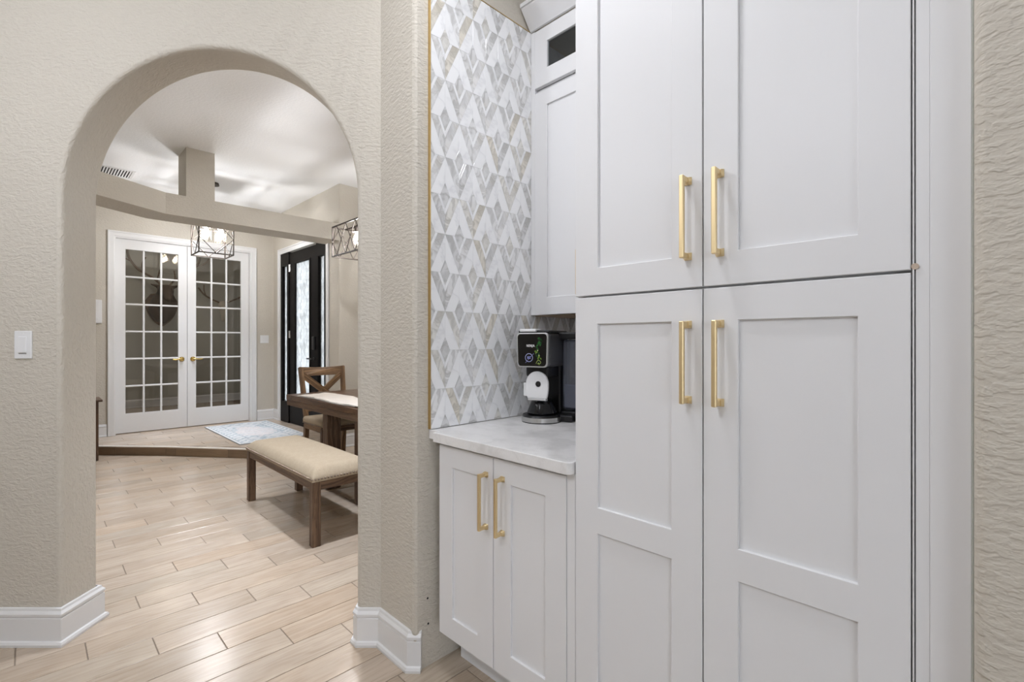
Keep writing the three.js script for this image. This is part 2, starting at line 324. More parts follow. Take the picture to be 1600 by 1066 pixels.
// --- the rest of the kitchen, behind the camera
struct('wall_left', 'kitchen wall left of the camera', planSolid([[-3.76, -3.65], [-3.6, -3.65], [-3.6, 2.02], [-3.76, 2.02]], 0, CEIL + 0.02), M.wall);
struct('wall_side', 'kitchen wall right of the camera', planSolid([[2.70, -3.65], [2.86, -3.65], [2.86, -1.0], [2.70, -1.3]], 0, CEIL + 0.02), M.wall);
{
  const g = extr(rectShape(-3.76, 0, 2.86, CEIL + 0.02, [[0.2, 0.02, 2.5, 2.44]]), 0.15); g.translate(0, 0, 3.5);
  const w = struct('wall_back', 'kitchen wall behind the camera with an opening added for fill daylight', g, M.wall);
  const fr = struct('added_window_3', 'white sliding glass door added behind the camera for fill daylight', extr(rectShape(0.2, 0.02, 2.5, 2.44, [[0.26, 0.08, 1.32, 2.38], [1.38, 0.08, 2.44, 2.38]]), 0.05), M.trim, new THREE.Vector3(0, 0, 3.55));  // unseen glass door, added and sized as daylight fill
  for (const x of [0.79, 1.91]) part(fr, 'pane', box(1.055, 2.3, 0.006, { b: 0, at: [x, 1.23, 0.025] }), M.pane);
}
// --- foyer and dining room
{
  const g = extr(rectShape(-1.25, 0, 3.5, CEIL + 0.02, [[0.72, 0.0005, 2.268, 2.546]]), 0.115); g.translate(0, 0, -7.702);
  struct('wall_foyer', 'beige foyer wall around the white glazed double doors', g, M.wall, undefined, Q);
  const e = extr(rectShape(-7.8, 0, -5.49, CEIL + 0.02, [[-7.31, 0.0005, -5.78, 2.512]]), 0.15); e.translate(0, 0, -2.72);
  struct('wall_entry', 'beige entry wall around the black front door', e, M.wall, undefined, -Q);
}
struct('wall_dining_end', 'beige dining room wall with rounded corner beside the front door', planSolid(hp([[-5.62, 2.571], ...arc(-5.444 - 0.02, 2.571 + 0.02, 0.02, -Math.PI / 2, 0), [-5.444, 3.72], [-5.62, 3.72]]), 0, CEIL + 0.02), M.wall);
{
  const g = extr(rectShape(-5.62, 0, -1.7, CEIL + 0.02), 0.12); g.translate(0, 0, -3.72);
  struct('wall_dining', 'beige dining room wall beyond the table', g, M.wall, undefined, -Q);
}
struct('wall_foyer_left', 'beige wall closing the foyer on the left', planSolid(hp([[-7.75, -1.2], [-4.0, -1.2], [-4.0, -1.05], [-7.75, -1.05]]), 0, CEIL + 0.02), M.wall);
struct('ceiling', 'flat white ceiling', box(18, 0.14, 18, { b: 0, at: [-3, CEIL + 0.07, -2] }), M.ceiling);
// --- drywall header that bends towards the left, with a short post up to the ceiling
{
  const B = h2w(-5.45, 0.892), dir = [-0.227, -0.974], t = 2.36, L = [B[0] + dir[0] * t, B[1] + dir[1] * t], nl = [-0.974, 0.227], Wd = 0.34;
  const r0 = h2w(-5.45, 2.58), r1 = h2w(-5.45 - Wd, 2.58), Lb = [L[0] + nl[0] * Wd, L[1] + nl[1] * Wd];
  const p = h2w(-5.45 - Wd, 0.892), e1 = [1 / S2, 1 / S2];    // where the two back lines meet
  const det = e1[0] * dir[1] - e1[1] * dir[0], k = ((Lb[0] - p[0]) * dir[1] - (Lb[1] - p[1]) * dir[0]) / det;
  const Bb = [p[0] + e1[0] * k, p[1] + e1[1] * k];
  const g = planSolid([L, B, r0, r1, Bb, Lb], 2.442, 2.640, 0.2);
  const post = planSolid(hp([[-5.4505, 1.053], [-5.4505, 1.292], [-5.7895, 1.292], [-5.7895, 1.053]]), 2.6395, CEIL + 0.01, 0.2);
  struct('wall_header', 'beige bent drywall header beam with a short post under the foyer ceiling', [g, post], M.wall);
}
// --- office behind the glazed doors
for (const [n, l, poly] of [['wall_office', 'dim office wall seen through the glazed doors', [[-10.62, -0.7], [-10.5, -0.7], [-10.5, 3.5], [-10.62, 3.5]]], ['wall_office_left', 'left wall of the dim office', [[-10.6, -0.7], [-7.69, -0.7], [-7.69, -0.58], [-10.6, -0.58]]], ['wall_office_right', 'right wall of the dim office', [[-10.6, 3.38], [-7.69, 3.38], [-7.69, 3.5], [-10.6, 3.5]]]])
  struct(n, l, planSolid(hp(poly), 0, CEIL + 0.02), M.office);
// --- floors
const PL = 0.612, PW = 0.1563, U0 = -2.524, J0 = 0.366;       // plank length, row pitch, a row edge, a joint in that row
const floor = struct('floor', 'wood-look tile floor of the kitchen and dining room', planSolid([[-9, -3.7], [3.0, -3.7], [3.0, 4.2], [-1, 6.4], [-9.0, 6.4]], -0.12, -0.0025), M.grout);
const stepPts = [[-6.6, 5.40], [-4.534, 5.318], [-3.79, 5.288], [-2.86, 5.172], [-2.564, 5.136]];
const foyPoly = [...stepPts, ...hp([[-5.444, 1.818], [-5.46, 2.6], [-5.77, 2.75], [-7.33, 2.75], [-10.55, 3.4], [-10.55, -0.6], [-7.7, -1.1]])];
const inPoly = (p, poly) => { let c = false; for (let i = 0, j = poly.length - 1; i < poly.length; j = i++) if ((poly[i][1] > p[1]) !== (poly[j][1] > p[1]) && p[0] < (poly[j][0] - poly[i][0]) * (p[1] - poly[i][1]) / (poly[j][1] - poly[i][1]) + poly[i][0]) c = !c; return c; };
const foyer = struct('floor_foyer', 'raised wood-look tile floor of the foyer, one low step up', planSolid(foyPoly.filter((_, i) => i !== 5), -0.1, FOY - 0.0025), M.grout);
{
  const clip = (poly, inside, cut) => { const out = []; for (let i = 0; i < poly.length; i++) { const a = poly[i], b = poly[(i + 1) % poly.length], ia = inside(a), ib = inside(b); if (ia) out.push(a); if (ia !== ib) out.push(cut(a, b)); } return out; };
  const variants = [0, 1, 2, 3, 4, 5].map((k) => box(PW - 0.0035, 0.009, PL - 0.0035, { b: 0.0012, g: 'z', o: [k * 0.21, k * 0.173] }));
  const px = (x, y, d) => [800 + F * x / d, 533 - F * (y - EYE) / d];
  const lo = [], nu = Math.round(9 / PW);
  for (let i = -36; i < 18; i++) for (let j = -8; j < 10; j++) {   // lower floor
    const u = U0 + (i + 0.5) * PW, N = J0 + (((i * 0.204) % PL) + PL) % PL + (j - 0.5) * PL, [x, d] = h2w(u, N);
    if (u > 1.6 || x > 2.6 || x < -7 || d < -3.2 || d > 6.2 || N > 3.5 || (x < -3.5 && d < 2.4)) continue;
    const corners = [[-1, -1], [1, -1], [1, 1], [-1, 1]].map(([a, b]) => [u + a * (PW - 0.0035) / 2, N + b * (PL - 0.0035) / 2]);
    const cw = corners.map(([a, b]) => h2w(a, b)), nIn = cw.filter((c) => inPoly(c, foyPoly)).length;
    if (nIn === 4) continue;
    if (u > -1.48 && N > 1.65) continue;                         // under the cabinets
    const q = d > 0.4 ? px(x, 0, d) : null, seen = q && q[0] > -80 && q[0] < 830 && q[1] < 1150 && (d < 2.1 || (q[0] > 120 && q[0] < 600));
    const v = Math.floor(rnd() * 6), mat = plankMats[Math.floor(rnd() * plankMats.length)];
    if (seen && !nIn) { const m = part(floor, 'plank', variants[v], mat); m.rotation.y = -Q; m.position.copy(P(u, -0.0045, N)); }
    else if (!nIn) { const g = variants[v].clone(); g.rotateY(-Q); const p = P(u, -0.0045, N); g.translate(p.x, p.y, p.z); lo.push(g); }
    else {                                                     // cut along the step
      let poly = cw;
      for (let k = 0; k + 1 < stepPts.length; k++) {
        const a = stepPts[k], b = stepPts[k + 1], f = (p) => (b[0] - a[0]) * (p[1] - a[1]) - (b[1] - a[1]) * (p[0] - a[0]);
        if (x < a[0] - 0.2 || x > b[0] + 0.2) continue;
        poly = clip(poly, (p) => f(p) < -0.003, (p, r) => { const t = (f(p) + 0.003) / (f(p) - f(r)); return [p[0] + (r[0] - p[0]) * t, p[1] + (r[1] - p[1]) * t]; });
        if (poly.length < 3) break;
      }
      if (poly.length > 2) { const m = part(floor, 'plank', prism(poly.map(([a, b]) => [a, -b]), 0.009, 0.001, [rnd(), rnd()], Q), mat); m.geometry.rotateX(-Math.PI / 2); m.geometry.scale(1, 1, -1); flip(m.geometry); m.position.y = -0.009; }
    }
  }
  if (lo.length) tag(part(floor, 'plank', lo, plankMats[0]), null, null, null, 'stuff');
  const hi = [];
  for (let i = -60; i < -10; i++) for (let j = -4; j < 9; j++) {   // foyer
    const u = U0 + (i + 0.5) * PW, N = J0 + (((i * 0.204) % PL) + PL) % PL + (j - 0.5) * PL, [x, d] = h2w(u, N);
    const corners = [[-1, -1], [1, -1], [1, 1], [-1, 1]].map(([a, b]) => [u + a * (PW - 0.0035) / 2, N + b * (PL - 0.0035) / 2]);
    let poly = corners;
    poly = clip(poly, (p) => p[1] < 2.70, (p, r) => { const t = (2.70 - p[1]) / (r[1] - p[1]); return [p[0] + (r[0] - p[0]) * t, 2.70]; });
    if (poly.length < 3 || u < -10.5 || N < -1) continue;
    poly = poly.map(([a, b]) => h2w(a, b));
    for (let k = 0; k + 1 < stepPts.length; k++) {
      const a = stepPts[k], b = stepPts[k + 1], f = (p) => (b[0] - a[0]) * (p[1] - a[1]) - (b[1] - a[1]) * (p[0] - a[0]);
      if (x < a[0] - 0.35 || x > b[0] + 0.35) continue;
      poly = clip(poly, (p) => f(p) > 0.022, (p, r) => { const t = (0.022 - f(p)) / (f(r) - f(p)); return [p[0] + (r[0] - p[0]) * t, p[1] + (r[1] - p[1]) * t]; });
      if (poly.length < 3) break;
    }
    if (poly.length > 2) poly = clip(poly, (p) => p[0] - p[1] < -5.455 * S2, (p, r) => { const s = -5.455 * S2, a = p[0] - p[1], b = r[0] - r[1], t = (s - a) / (b - a); return [p[0] + (r[0] - p[0]) * t, p[1] + (r[1] - p[1]) * t]; });
    if (poly.length < 3 || !inPoly([poly.reduce((s, p) => s + p[0], 0) / poly.length, poly.reduce((s, p) => s + p[1], 0) / poly.length], foyPoly)) continue;
    const q = px(x, FOY, d), g = prism(poly.map(([a, b]) => [a, -b]), 0.009, 0.001, [rnd(), rnd()], Q); g.rotateX(-Math.PI / 2); g.scale(1, 1, -1); flip(g);
    const mat = plankMats[Math.floor(rnd() * plankMats.length)];
    if (u > -7.72 && q[0] > 130 && q[0] < 560) { const m = part(foyer, 'plank', g, mat); m.position.y = FOY - 0.009; }
    else hi.push(g.translate(0, FOY - 0.009, 0));
  }
  tag(part(foyer, 'plank', hi, plankMats[1]), null, null, null, 'stuff');
  // riser tiles and the pale edge strip of the step
  const cuts = [-6.5, -5.3, -4.36, -3.79, -3.67, -3.06, -2.572];
  const onStep = (x) => { for (let k = 0; k + 1 < stepPts.length; k++) if (x <= stepPts[k + 1][0] || k + 2 === stepPts.length) { const a = stepPts[k], b = stepPts[k + 1]; return a[1] + (b[1] - a[1]) * (x - a[0]) / (b[0] - a[0]); } };
  for (let k = 0; k + 1 < cuts.length; k++) {
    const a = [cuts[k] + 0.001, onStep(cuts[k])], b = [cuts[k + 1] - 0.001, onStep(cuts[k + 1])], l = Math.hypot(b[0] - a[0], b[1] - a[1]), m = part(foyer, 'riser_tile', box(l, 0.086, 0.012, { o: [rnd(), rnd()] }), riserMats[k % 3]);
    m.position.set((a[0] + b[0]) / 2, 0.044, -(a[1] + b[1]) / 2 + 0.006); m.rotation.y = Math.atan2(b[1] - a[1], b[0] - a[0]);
  }
  part(foyer, 'step_edge', sweep(stepPts, [[-0.022, FOY + 0.001], [-0.022, FOY - 0.011], [0.012, FOY - 0.011], [0.014, FOY - 0.004], [0.010, FOY + 0.001], [-0.022, FOY + 0.001]], 1), std({ color: new THREE.Color(0.80, 0.74, 0.66), roughness: 0.4 }), 'pale edge strip along the step');
}
function flip(g) { const p = g.attributes.position.array, t = g.attributes.uv.array; for (let i = 0; i < p.length; i += 9) for (let k = 0; k < 3; k++) [p[i + 3 + k], p[i + 6 + k]] = [p[i + 6 + k], p[i + 3 + k]]; for (let i = 0; i < t.length; i += 6) for (let k = 0; k < 2; k++) [t[i + 2 + k], t[i + 4 + k]] = [t[i + 4 + k], t[i + 2 + k]]; g.computeVertexNormals(); }
struct('ground', 'paved ground outside the front door', box(60, 0.1, 60, { b: 0, at: [0, -0.18, 0] }), M.concrete);

// --- baseboards
const BB = [[0, 0], [0.027, 0], [0.028, 0.010], [0.024, 0.019], [0.0165, 0.022], [0.0165, 0.112], [0.0135, 0.114], [0.0135, 0.119], [0.018, 0.122], [0.018, 0.131], [0.0135, 0.137], [0.010, 0.141], [0.008, 0.150], [0, 0.152]];
struct('baseboard_left', 'white moulded baseboard left of the archway, wrapping into the opening', sweep([[-3.6, 2.0], [AX0, 2.0], [AX0, 2.18], [-2.6, 2.18]], BB, 1), M.trim);
struct('baseboard_right', 'white moulded baseboard wrapping the pier right of the archway', sweep([[-0.4, 2.18], [AX1, 2.18], [AX1, 2.014], [AX1 + 0.014, 2.0], [-0.5445, 2.0], h2w(UW - 0.034, NP), h2w(UW, NP + 0.032)], BB, 1), M.trim);
struct('baseboard_foyer', 'white baseboard left of the glazed doors', sweep(hp([[-7.587, -1.05], [-7.587, 0.655]]), BB.map(([o, y]) => [o * 0.8, y + FOY]), 1), M.trim);
struct('baseboard_entry', 'white baseboard in the foyer corner beside the black door', sweep(hp([[-7.587, 2.335], [-7.587, 2.57], [-7.375, 2.57]]), BB.map(([o, y]) => [o * 0.8, y + FOY]), 1), M.trim);
struct('baseboard_dining', 'white baseboard behind the dining chair', sweep(hp([[-5.444, 2.60], [-5.444, 3.6], [-1.72, 3.6]]), BB, 1), M.trim);
struct('baseboard_office', 'white baseboard inside the dim office', sweep(hp([[-10.5, -0.55], [-10.5, 3.38]]), BB.map(([o, y]) => [o, y * 0.95 + FOY]), 1), M.trim);

// --- door casings
function casing(name, label, x0, x1, y0, y1, w, turn, z) {
  const s = new THREE.Shape([[x0 - w, y0], [x0, y0], [x0, y1], [x1, y1], [x1, y0], [x1 + w, y0], [x1 + w, y1 + w], [x0 - w, y1 + w]].map((p) => new THREE.Vector2(...p)));
  const s2 = new THREE.Shape([[x0 - w, y0], [x0 - w + 0.02, y0], [x0 - w + 0.02, y1 + w - 0.02], [x1 + w - 0.02, y1 + w - 0.02], [x1 + w - 0.02, y0], [x1 + w, y0], [x1 + w, y1 + w], [x0 - w, y1 + w]].map((p) => new THREE.Vector2(...p)));
  const g = extr(s, 0.014, 0.003, 2); g.translate(0, 0, z); const g2 = extr(s2, 0.022, 0.004, 2); g2.translate(0, 0, z);
  return struct(name, label, [g, g2], M.trim, undefined, turn);
}
const cas1 = casing('trim_1', 'white door casing around the glazed double doors', 0.725, 2.262, FOY, 2.541, 0.064, Q, -7.587);
{                                                             // jamb lining
  const s = new THREE.Shape([[0.7205, FOY], [0.74, FOY], [0.74, 2.526], [2.248, 2.526], [2.248, FOY], [2.2675, FOY], [2.2675, 2.5455], [0.7205, 2.5455]].map((p) => new THREE.Vector2(...p)));
  const g = extr(s, 0.115); g.translate(0, 0, -7.702); part(cas1, 'jamb', g, M.trim);
}
casing('trim_2', 'white door casing around the black front door', -7.307, -5.783, FOY, 2.506, 0.075, -Q, -2.57);

// --- glazed double doors
function frenchDoor(name, label, x0, x1, hand) {
  const t = thing(name, label, null, new THREE.Vector3().copy(P(-7.68, FOY, (x0 + x1) / 2)), Q, null, 'structure'), w = x1 - x0, h = 2.418, y0 = 0.008;
  const gx0 = -w / 2 + 0.1, gx1 = w / 2 - 0.1, gy0 = 0.247, gy1 = 2.305;
  const g = extr(rectShape(-w / 2, y0, w / 2, y0 + h, [[gx0, gy0, gx1, gy1]]), 0.036, 0.002); g.translate(0, 0, -0.018);
  part(t, 'door_frame', g, M.trim);
  const cw = (gx1 - gx0) / 3, rh = (gy1 - gy0) / 6;
  for (let i = 1; i < 3; i++) part(t, 'muntin', box(0.022, gy1 - gy0, 0.026, { at: [gx0 + cw * i, (gy0 + gy1) / 2, 0], b: 0.004 }), M.trim);
  for (let j = 1; j < 6; j++) part(t, 'muntin', box(gx1 - gx0, 0.022, 0.0262, { at: [0, gy0 + rh * j, 0], b: 0.004 }), M.trim);
  for (let i = 0; i < 3; i++) for (let j = 0; j < 6; j++) part(t, 'pane', box(cw - 0.004, rh - 0.004, 0.004, { b: 0, at: [gx0 + cw * (i + 0.5), gy0 + rh * (j + 0.5), 0] }), M.pane);
  const hx = hand * (w / 2 - 0.062), hy = 0.915;
  part(t, 'door_handle', [cyl(0.031, 0.031, 0.008, [hx, hy, 0.022], 24, [Math.PI / 2]), cyl(0.024, 0.012, 0.012, [hx, hy, 0.031], 20, [Math.PI / 2]), cyl(0.010, 0.010, 0.045, [hx, hy, 0.045], 12, [Math.PI / 2]), tube([[hx, hy, 0.064], [hx - hand * 0.03, hy + 0.004, 0.066], [hx - hand * 0.07, hy - 0.004, 0.064], [hx - hand * 0.105, hy + 0.002, 0.060]], 0.0085, 16, 10)], M.brass, 'brass lever handle');
  return t;
}
frenchDoor('door_1', 'left leaf of the white glazed double doors, lever at its right edge', 0.742, 1.491, 1);
frenchDoor('door_2', 'right leaf of the white glazed double doors, lever at its left edge', 1.4945, 2.246, -1);

// --- black front door with two side windows
{
  const d = thing('door_3', 'black front door with a tall obscure glass panel', null, P(-6.545, FOY, 2.60), -Q, null, 'structure'), w = 0.905, g = extr(rectShape(-w / 2, 0.01, w / 2, 2.39, [[-0.245, 0.38, 0.245, 2.225]]), 0.045, 0.003); g.translate(0, 0, -0.022);
  part(d, 'door_frame', g, M.blackDoor);
  const b = extr(rectShape(-0.262, 0.363, 0.262, 2.242, [[-0.236, 0.389, 0.236, 2.216]]), 0.012, 0.004); b.translate(0, 0, 0.02); part(d, 'glazing_bead', b, M.blackDoor);
  part(d, 'pane', box(0.488, 1.843, 0.012, { b: 0, at: [0, 1.3025, 0] }), M.rain);
  part(d, 'door_handle', [box(0.03, 0.03, 0.012, { at: [0.385, 0.93, 0.028] }), cyl(0.009, 0.009, 0.04, [0.385, 0.93, 0.05], 12, [Math.PI / 2]), box(0.13, 0.018, 0.012, { at: [0.33, 0.93, 0.07], b: 0.003 })], M.black, 'black lever handle');
  part(d, 'door_lock', rounded(0.07, 0.17, 0.03, 0.01, [0.392, 1.13, 0.035]), M.black);
  for (const y of [2.18, 1.25, 0.32]) part(d, 'hinge', [cyl(0.008, 0.008, 0.1, [-w / 2 - 0.003, y, 0.026], 10), box(0.03, 0.1, 0.004, { at: [-w / 2 + 0.012, y, 0.024], b: 0.001 })], M.steel);
  for (const [n, l, x] of [['window_1', 'narrow obscure side window left of the black front door', -7.154], ['window_2', 'narrow obscure side window right of the black front door', -5.936]]) {
    const s = thing(n, l, null, P(x, FOY, 2.61), -Q, null, 'structure'), fr = extr(rectShape(-0.15, 0.005, 0.15, 2.405, [[-0.088, 0.30, 0.088, 2.225]]), 0.09, 0.003); fr.translate(0, 0, -0.045);
    part(s, 'window_frame', fr, M.blackDoor); part(s, 'pane', box(0.174, 1.923, 0.012, { b: 0, at: [0, 1.2625, 0] }), M.rain);
  }
}

// ================================================================ KITCHEN CABINETS
const ND = 1.09;                                              // plane of the cabinet door fronts
const cabThing = (name, label, cat, u, y, N) => thing(name, label, cat, P(u, y, N), -Q);
function handleGeo(len) {
  const g = [box(0.0105, len, 0.0105, { b: 0.0016, at: [0, 0, 0.033] })];
  for (const s of [-1, 1]) { const y = s * (len / 2 - 0.007); g.push(box(0.010, 0.012, 0.030, { b: 0.001, at: [0, y, 0.016] }), cyl(0.0125, 0.009, 0.012, [0, 0, 0], 4, [0, Q, 0]).rotateX(Math.PI / 2).translate(0, y, 0.0062)); }
  return g;
}
const pull = flatten(handleGeo(0.19));
// a shaker door: x0..x1, y0..y1 in its cabinet's own frame, front at z; holes = list of [y0, y1] openings
function shaker(parent, x0, y0, x1, y1, z, st, openings, handle) {
  const g = extr(rectShape(x0, y0, x1, y1, openings.map(([a, b]) => [x0 + st, a, x1 - st, b])), 0.02, 0.0012); g.translate(0, 0, z - 0.02);
  const d = part(parent, 'door', g, M.cabinet);
  for (const [a, b] of openings) part(d, 'panel', box(x1 - x0 - 2 * st + 0.01, b - a + 0.01, 0.008, { b: 0, at: [(x0 + x1) / 2, (a + b) / 2, z - 0.0120] }), M.cabinet);
  if (handle) { const h = part(d, 'handle', pull, M.gold, 'brushed gold bar pull'); h.position.set(handle[0], handle[1], z); }
  return d;
}
{ // tall pantry; its frame starts at the floor, left edge of the doors
  const uL = -0.8366, uM = -0.4718, uR = -0.103, t = cabThing('pantry_cabinet', 'tall white shaker pantry cabinet with four doors and gold bar pulls', 'cabinet', uL, 0, ND);
  part(t, 'carcass', [box(uR - uL + 0.016, 2.62, 0.76, { b: 0, at: [(uR - uL) / 2 + 0.010, 1.40, -0.4025] }), box(uR - uL - 0.01, 0.1, 0.66, { b: 0, at: [(uR - uL) / 2, 0.05, -0.45] })], M.cabinet);
  const w1 = uM - uL, g = 0.0016;
  const low = [[0.187, 0.7324], [0.8036, 1.303]], up = [[1.456, 2.62]];
  shaker(t, 0, 0.113, w1 - g, 1.3765, 0, 0.0755, low, [w1 - 0.0345, 1.2075]);
  shaker(t, w1 + g, 0.113, uR - uL, 1.3765, 0, 0.0765, low, [w1 + 0.0395, 1.2075]);
  shaker(t, 0, 1.382, w1 - g, 2.695, 0, 0.0755, up, [w1 - 0.0345, 1.5425]);
  shaker(t, w1 + g, 1.382, uR - uL, 2.695, 0, 0.0765, up, [w1 + 0.0395, 1.5425]);
  part(t, 'filler_strip', [box(0.0024, 2.70, 0.022, { b: 0.0006, at: [uR - uL + 0.0035, 1.35, -0.0112] }), box(0.0190, 2.70, 0.02, { b: 0.0008, at: [uR - uL + 0.0160, 1.35, -0.0118] }), box(0.0520, 2.70, 0.022, { b: 0.001, at: [uR - uL + 0.0515, 1.35, -0.0110] })], M.cabinet, 'white filler strip at the wall');
  part(t, 'sealant_bead', box(0.0032, 2.70, 0.03, { b: 0.001, at: [-0.0242 - uL, 1.35, -0.014] }), M.sealant, 'thin grey sealant line against the wall');
  part(t, 'door_bumper', cyl(0.0050, 0.0055, 0.003, [0, 0, 0], 16, [Math.PI / 2]).translate(uR - uL + 0.006, 1.387, -0.0005), M.bumper, 'small tan round bumper');
  const crown = [[0, 2.70], [0.012, 2.70], [0.02, 2.716], [0.05, 2.745], [0.068, 2.77], [0.075, 2.775], [0.075, 2.80], [0, 2.80]];
  part(t, 'crown_moulding', crownGeo(0, uR - uL + 0.075, 0), M.cabinet);
}
function crownGeo(x0, x1, z) {
  const prof = [[0, 2.70], [0.008, 2.702], [0.012, 2.708], [0.067, 2.776], [0.069, 2.782], [0.076, 2.783], [0.076, 2.800], [0, 2.800]], s = new THREE.Shape(prof.map(([o, y]) => new THREE.Vector2(-o, y)));
  const g = new THREE.ExtrudeGeometry(s, { depth: x1 - x0, bevelEnabled: false }); g.rotateY(Math.PI / 2); g.translate(x0, 0, z); return g;
}
{ // base cabinet
  const u0 = -1.4775, u1 = -0.8705, um = -1.179, t = cabThing('base_cabinet', 'white two-door base cabinet under the coffee counter', 'cabinet', u0, 0, ND), w = u1 - u0, wm = um - u0;
  part(t, 'carcass', [box(-0.8395 + 1.505, 0.715, 0.84, { b: 0, at: [(-1.505 - 0.8395) / 2 - u0, 0.5005, -0.442] }), box(-0.8415 + 1.503, 0.145, 0.70, { b: 0, at: [(-1.503 - 0.8415) / 2 - u0, 0.0725, -0.475] })], M.cabinet);
  part(t, 'sub_top', box(-0.8395 + 1.505, 0.018, 0.8, { b: 0, at: [(-1.505 - 0.8395) / 2 - u0, 0.8685, -0.435] }), std({ color: new THREE.Color(0.16, 0.115, 0.08), roughness: 0.8 }), 'raw wood edge in the gap below the counter');
  part(t, 'filler_strip', [box(0.030, 0.735, 0.019, { b: 0.001, at: [w + 0.0165, 0.5105, -0.0118] })], M.cabinet);
  shaker(t, 0, 0.163, wm - 0.0016, 0.868, 0, 0.0785, [[0.2425, 0.793]], [wm - 0.033, 0.7185]);
  shaker(t, wm + 0.0016, 0.163, w, 0.868, 0, 0.0805, [[0.2425, 0.793]], [wm + 0.047, 0.7185]);
}
{ // counter
  const s = new THREE.Shape(), x0 = -1.4835, x1 = -0.8395, r = 0.02, f = -1.066, bk = -1.955, xw = UW + 0.003;
  s.moveTo(x0, f); s.lineTo(x1 - r, f); s.quadraticCurveTo(x1 - 0.002, f, x1 - 0.001, f - r); s.lineTo(x1 - 0.001, bk); s.lineTo(xw, bk); s.lineTo(xw, f - 0.022); s.lineTo(x0, f - 0.022); s.closePath();
  const g = extr(s, 0.036, 0.003, 3); g.rotateX(Math.PI / 2); g.scale(1, -1, -1); g.translate(0, 0, 0);
  const q = new THREE.Shape(); // same outline mirrored for the turned axes
  const m = solo('countertop', 'white mottled quartz counter under the coffee maker', 'countertop', counterGeo(), M.quartz, null, undefined, -Q);
  function counterGeo() {
    const c = new THREE.Shape(), Z = (z) => -z;               // shape y = depth N
    c.moveTo(x0, 1.066); c.lineTo(x1 - r, 1.066); c.quadraticCurveTo(x1 - 0.0012, 1.066, x1 - 0.0012, 1.066 + r); c.lineTo(x1 - 0.0012, 1.955); c.lineTo(xw, 1.955); c.lineTo(xw, 1.092); c.lineTo(x0, 1.092); c.closePath();
    const e = extr(c, 0.036, 0.0028, 3); e.rotateX(-Math.PI / 2); e.translate(0, 0.879, 0); return e;
  }
}
{ // wall cabinet with a small glass door on top
  const uL = -1.5105, NU = 1.66, uR = -0.92, t = cabThing('wall_cabinet', 'white wall cabinet with a small dark glass door at the top', 'cabinet', uL, 0, NU), w = uR - uL, wd = 0.335;
  const xw = UW + 0.014 - uL;
  part(t, 'carcass', [box(w - xw, 1.03, 0.285, { b: 0, at: [(w + xw) / 2, 1.892, -0.1635] }), box(w - xw, 0.018, 0.285, { b: 0, at: [(w + xw) / 2, 2.416, -0.1635] }), box(w - xw, 0.018, 0.285, { b: 0, at: [(w + xw) / 2, 2.69, -0.1635] }), box(0.018, 0.27, 0.285, { b: 0, at: [xw + 0.009, 2.555, -0.1635] }), box(0.018, 0.27, 0.285, { b: 0, at: [w - 0.009, 2.555, -0.1635] }), box(w - xw, 0.27, 0.01, { b: 0, at: [(w + xw) / 2, 2.555, -0.30] })], M.cabinet);
  part(t, 'filler_strip', box(-xw - 0.002, 1.32, 0.018, { b: 0.001, at: [xw / 2 - 0.001, 2.037, -0.011] }), M.cabinet);
  part(t, 'underside', box(w - xw - 0.004, 0.004, 0.26, { b: 0, at: [(w + xw) / 2, 1.3745, -0.16] }), std({ color: new THREE.Color(0.50, 0.37, 0.25), roughness: 0.6 }), 'raw wood underside');
  shaker(t, 0, 1.377, wd, 2.405, 0, 0.0745, [[1.457, 2.335]], [wd - 0.066, 1.548]);
  const g = extr(rectShape(0, 2.428, wd, 2.692, [[0.0745, 2.503, wd - 0.0745, 2.624]]), 0.02, 0.0012); g.translate(0, 0, -0.02);
  const d = part(t, 'door', g, M.cabinet); part(d, 'pane', box(wd - 0.14, 0.13, 0.004, { b: 0, at: [wd / 2, 2.5635, -0.012] }), M.smoked, 'dark glass pane');
  const kn = part(d, 'knob', [cyl(0.005, 0.005, 0.02, [0, 0, 0.01], 12, [Math.PI / 2]), box(0.012, 0.03, 0.012, { at: [0, 0, 0.024] })], M.gold); kn.position.set(wd - 0.066, 2.468, 0);
  part(t, 'crown_moulding', crownGeo(xw, w, -0.003), M.cabinet);
}

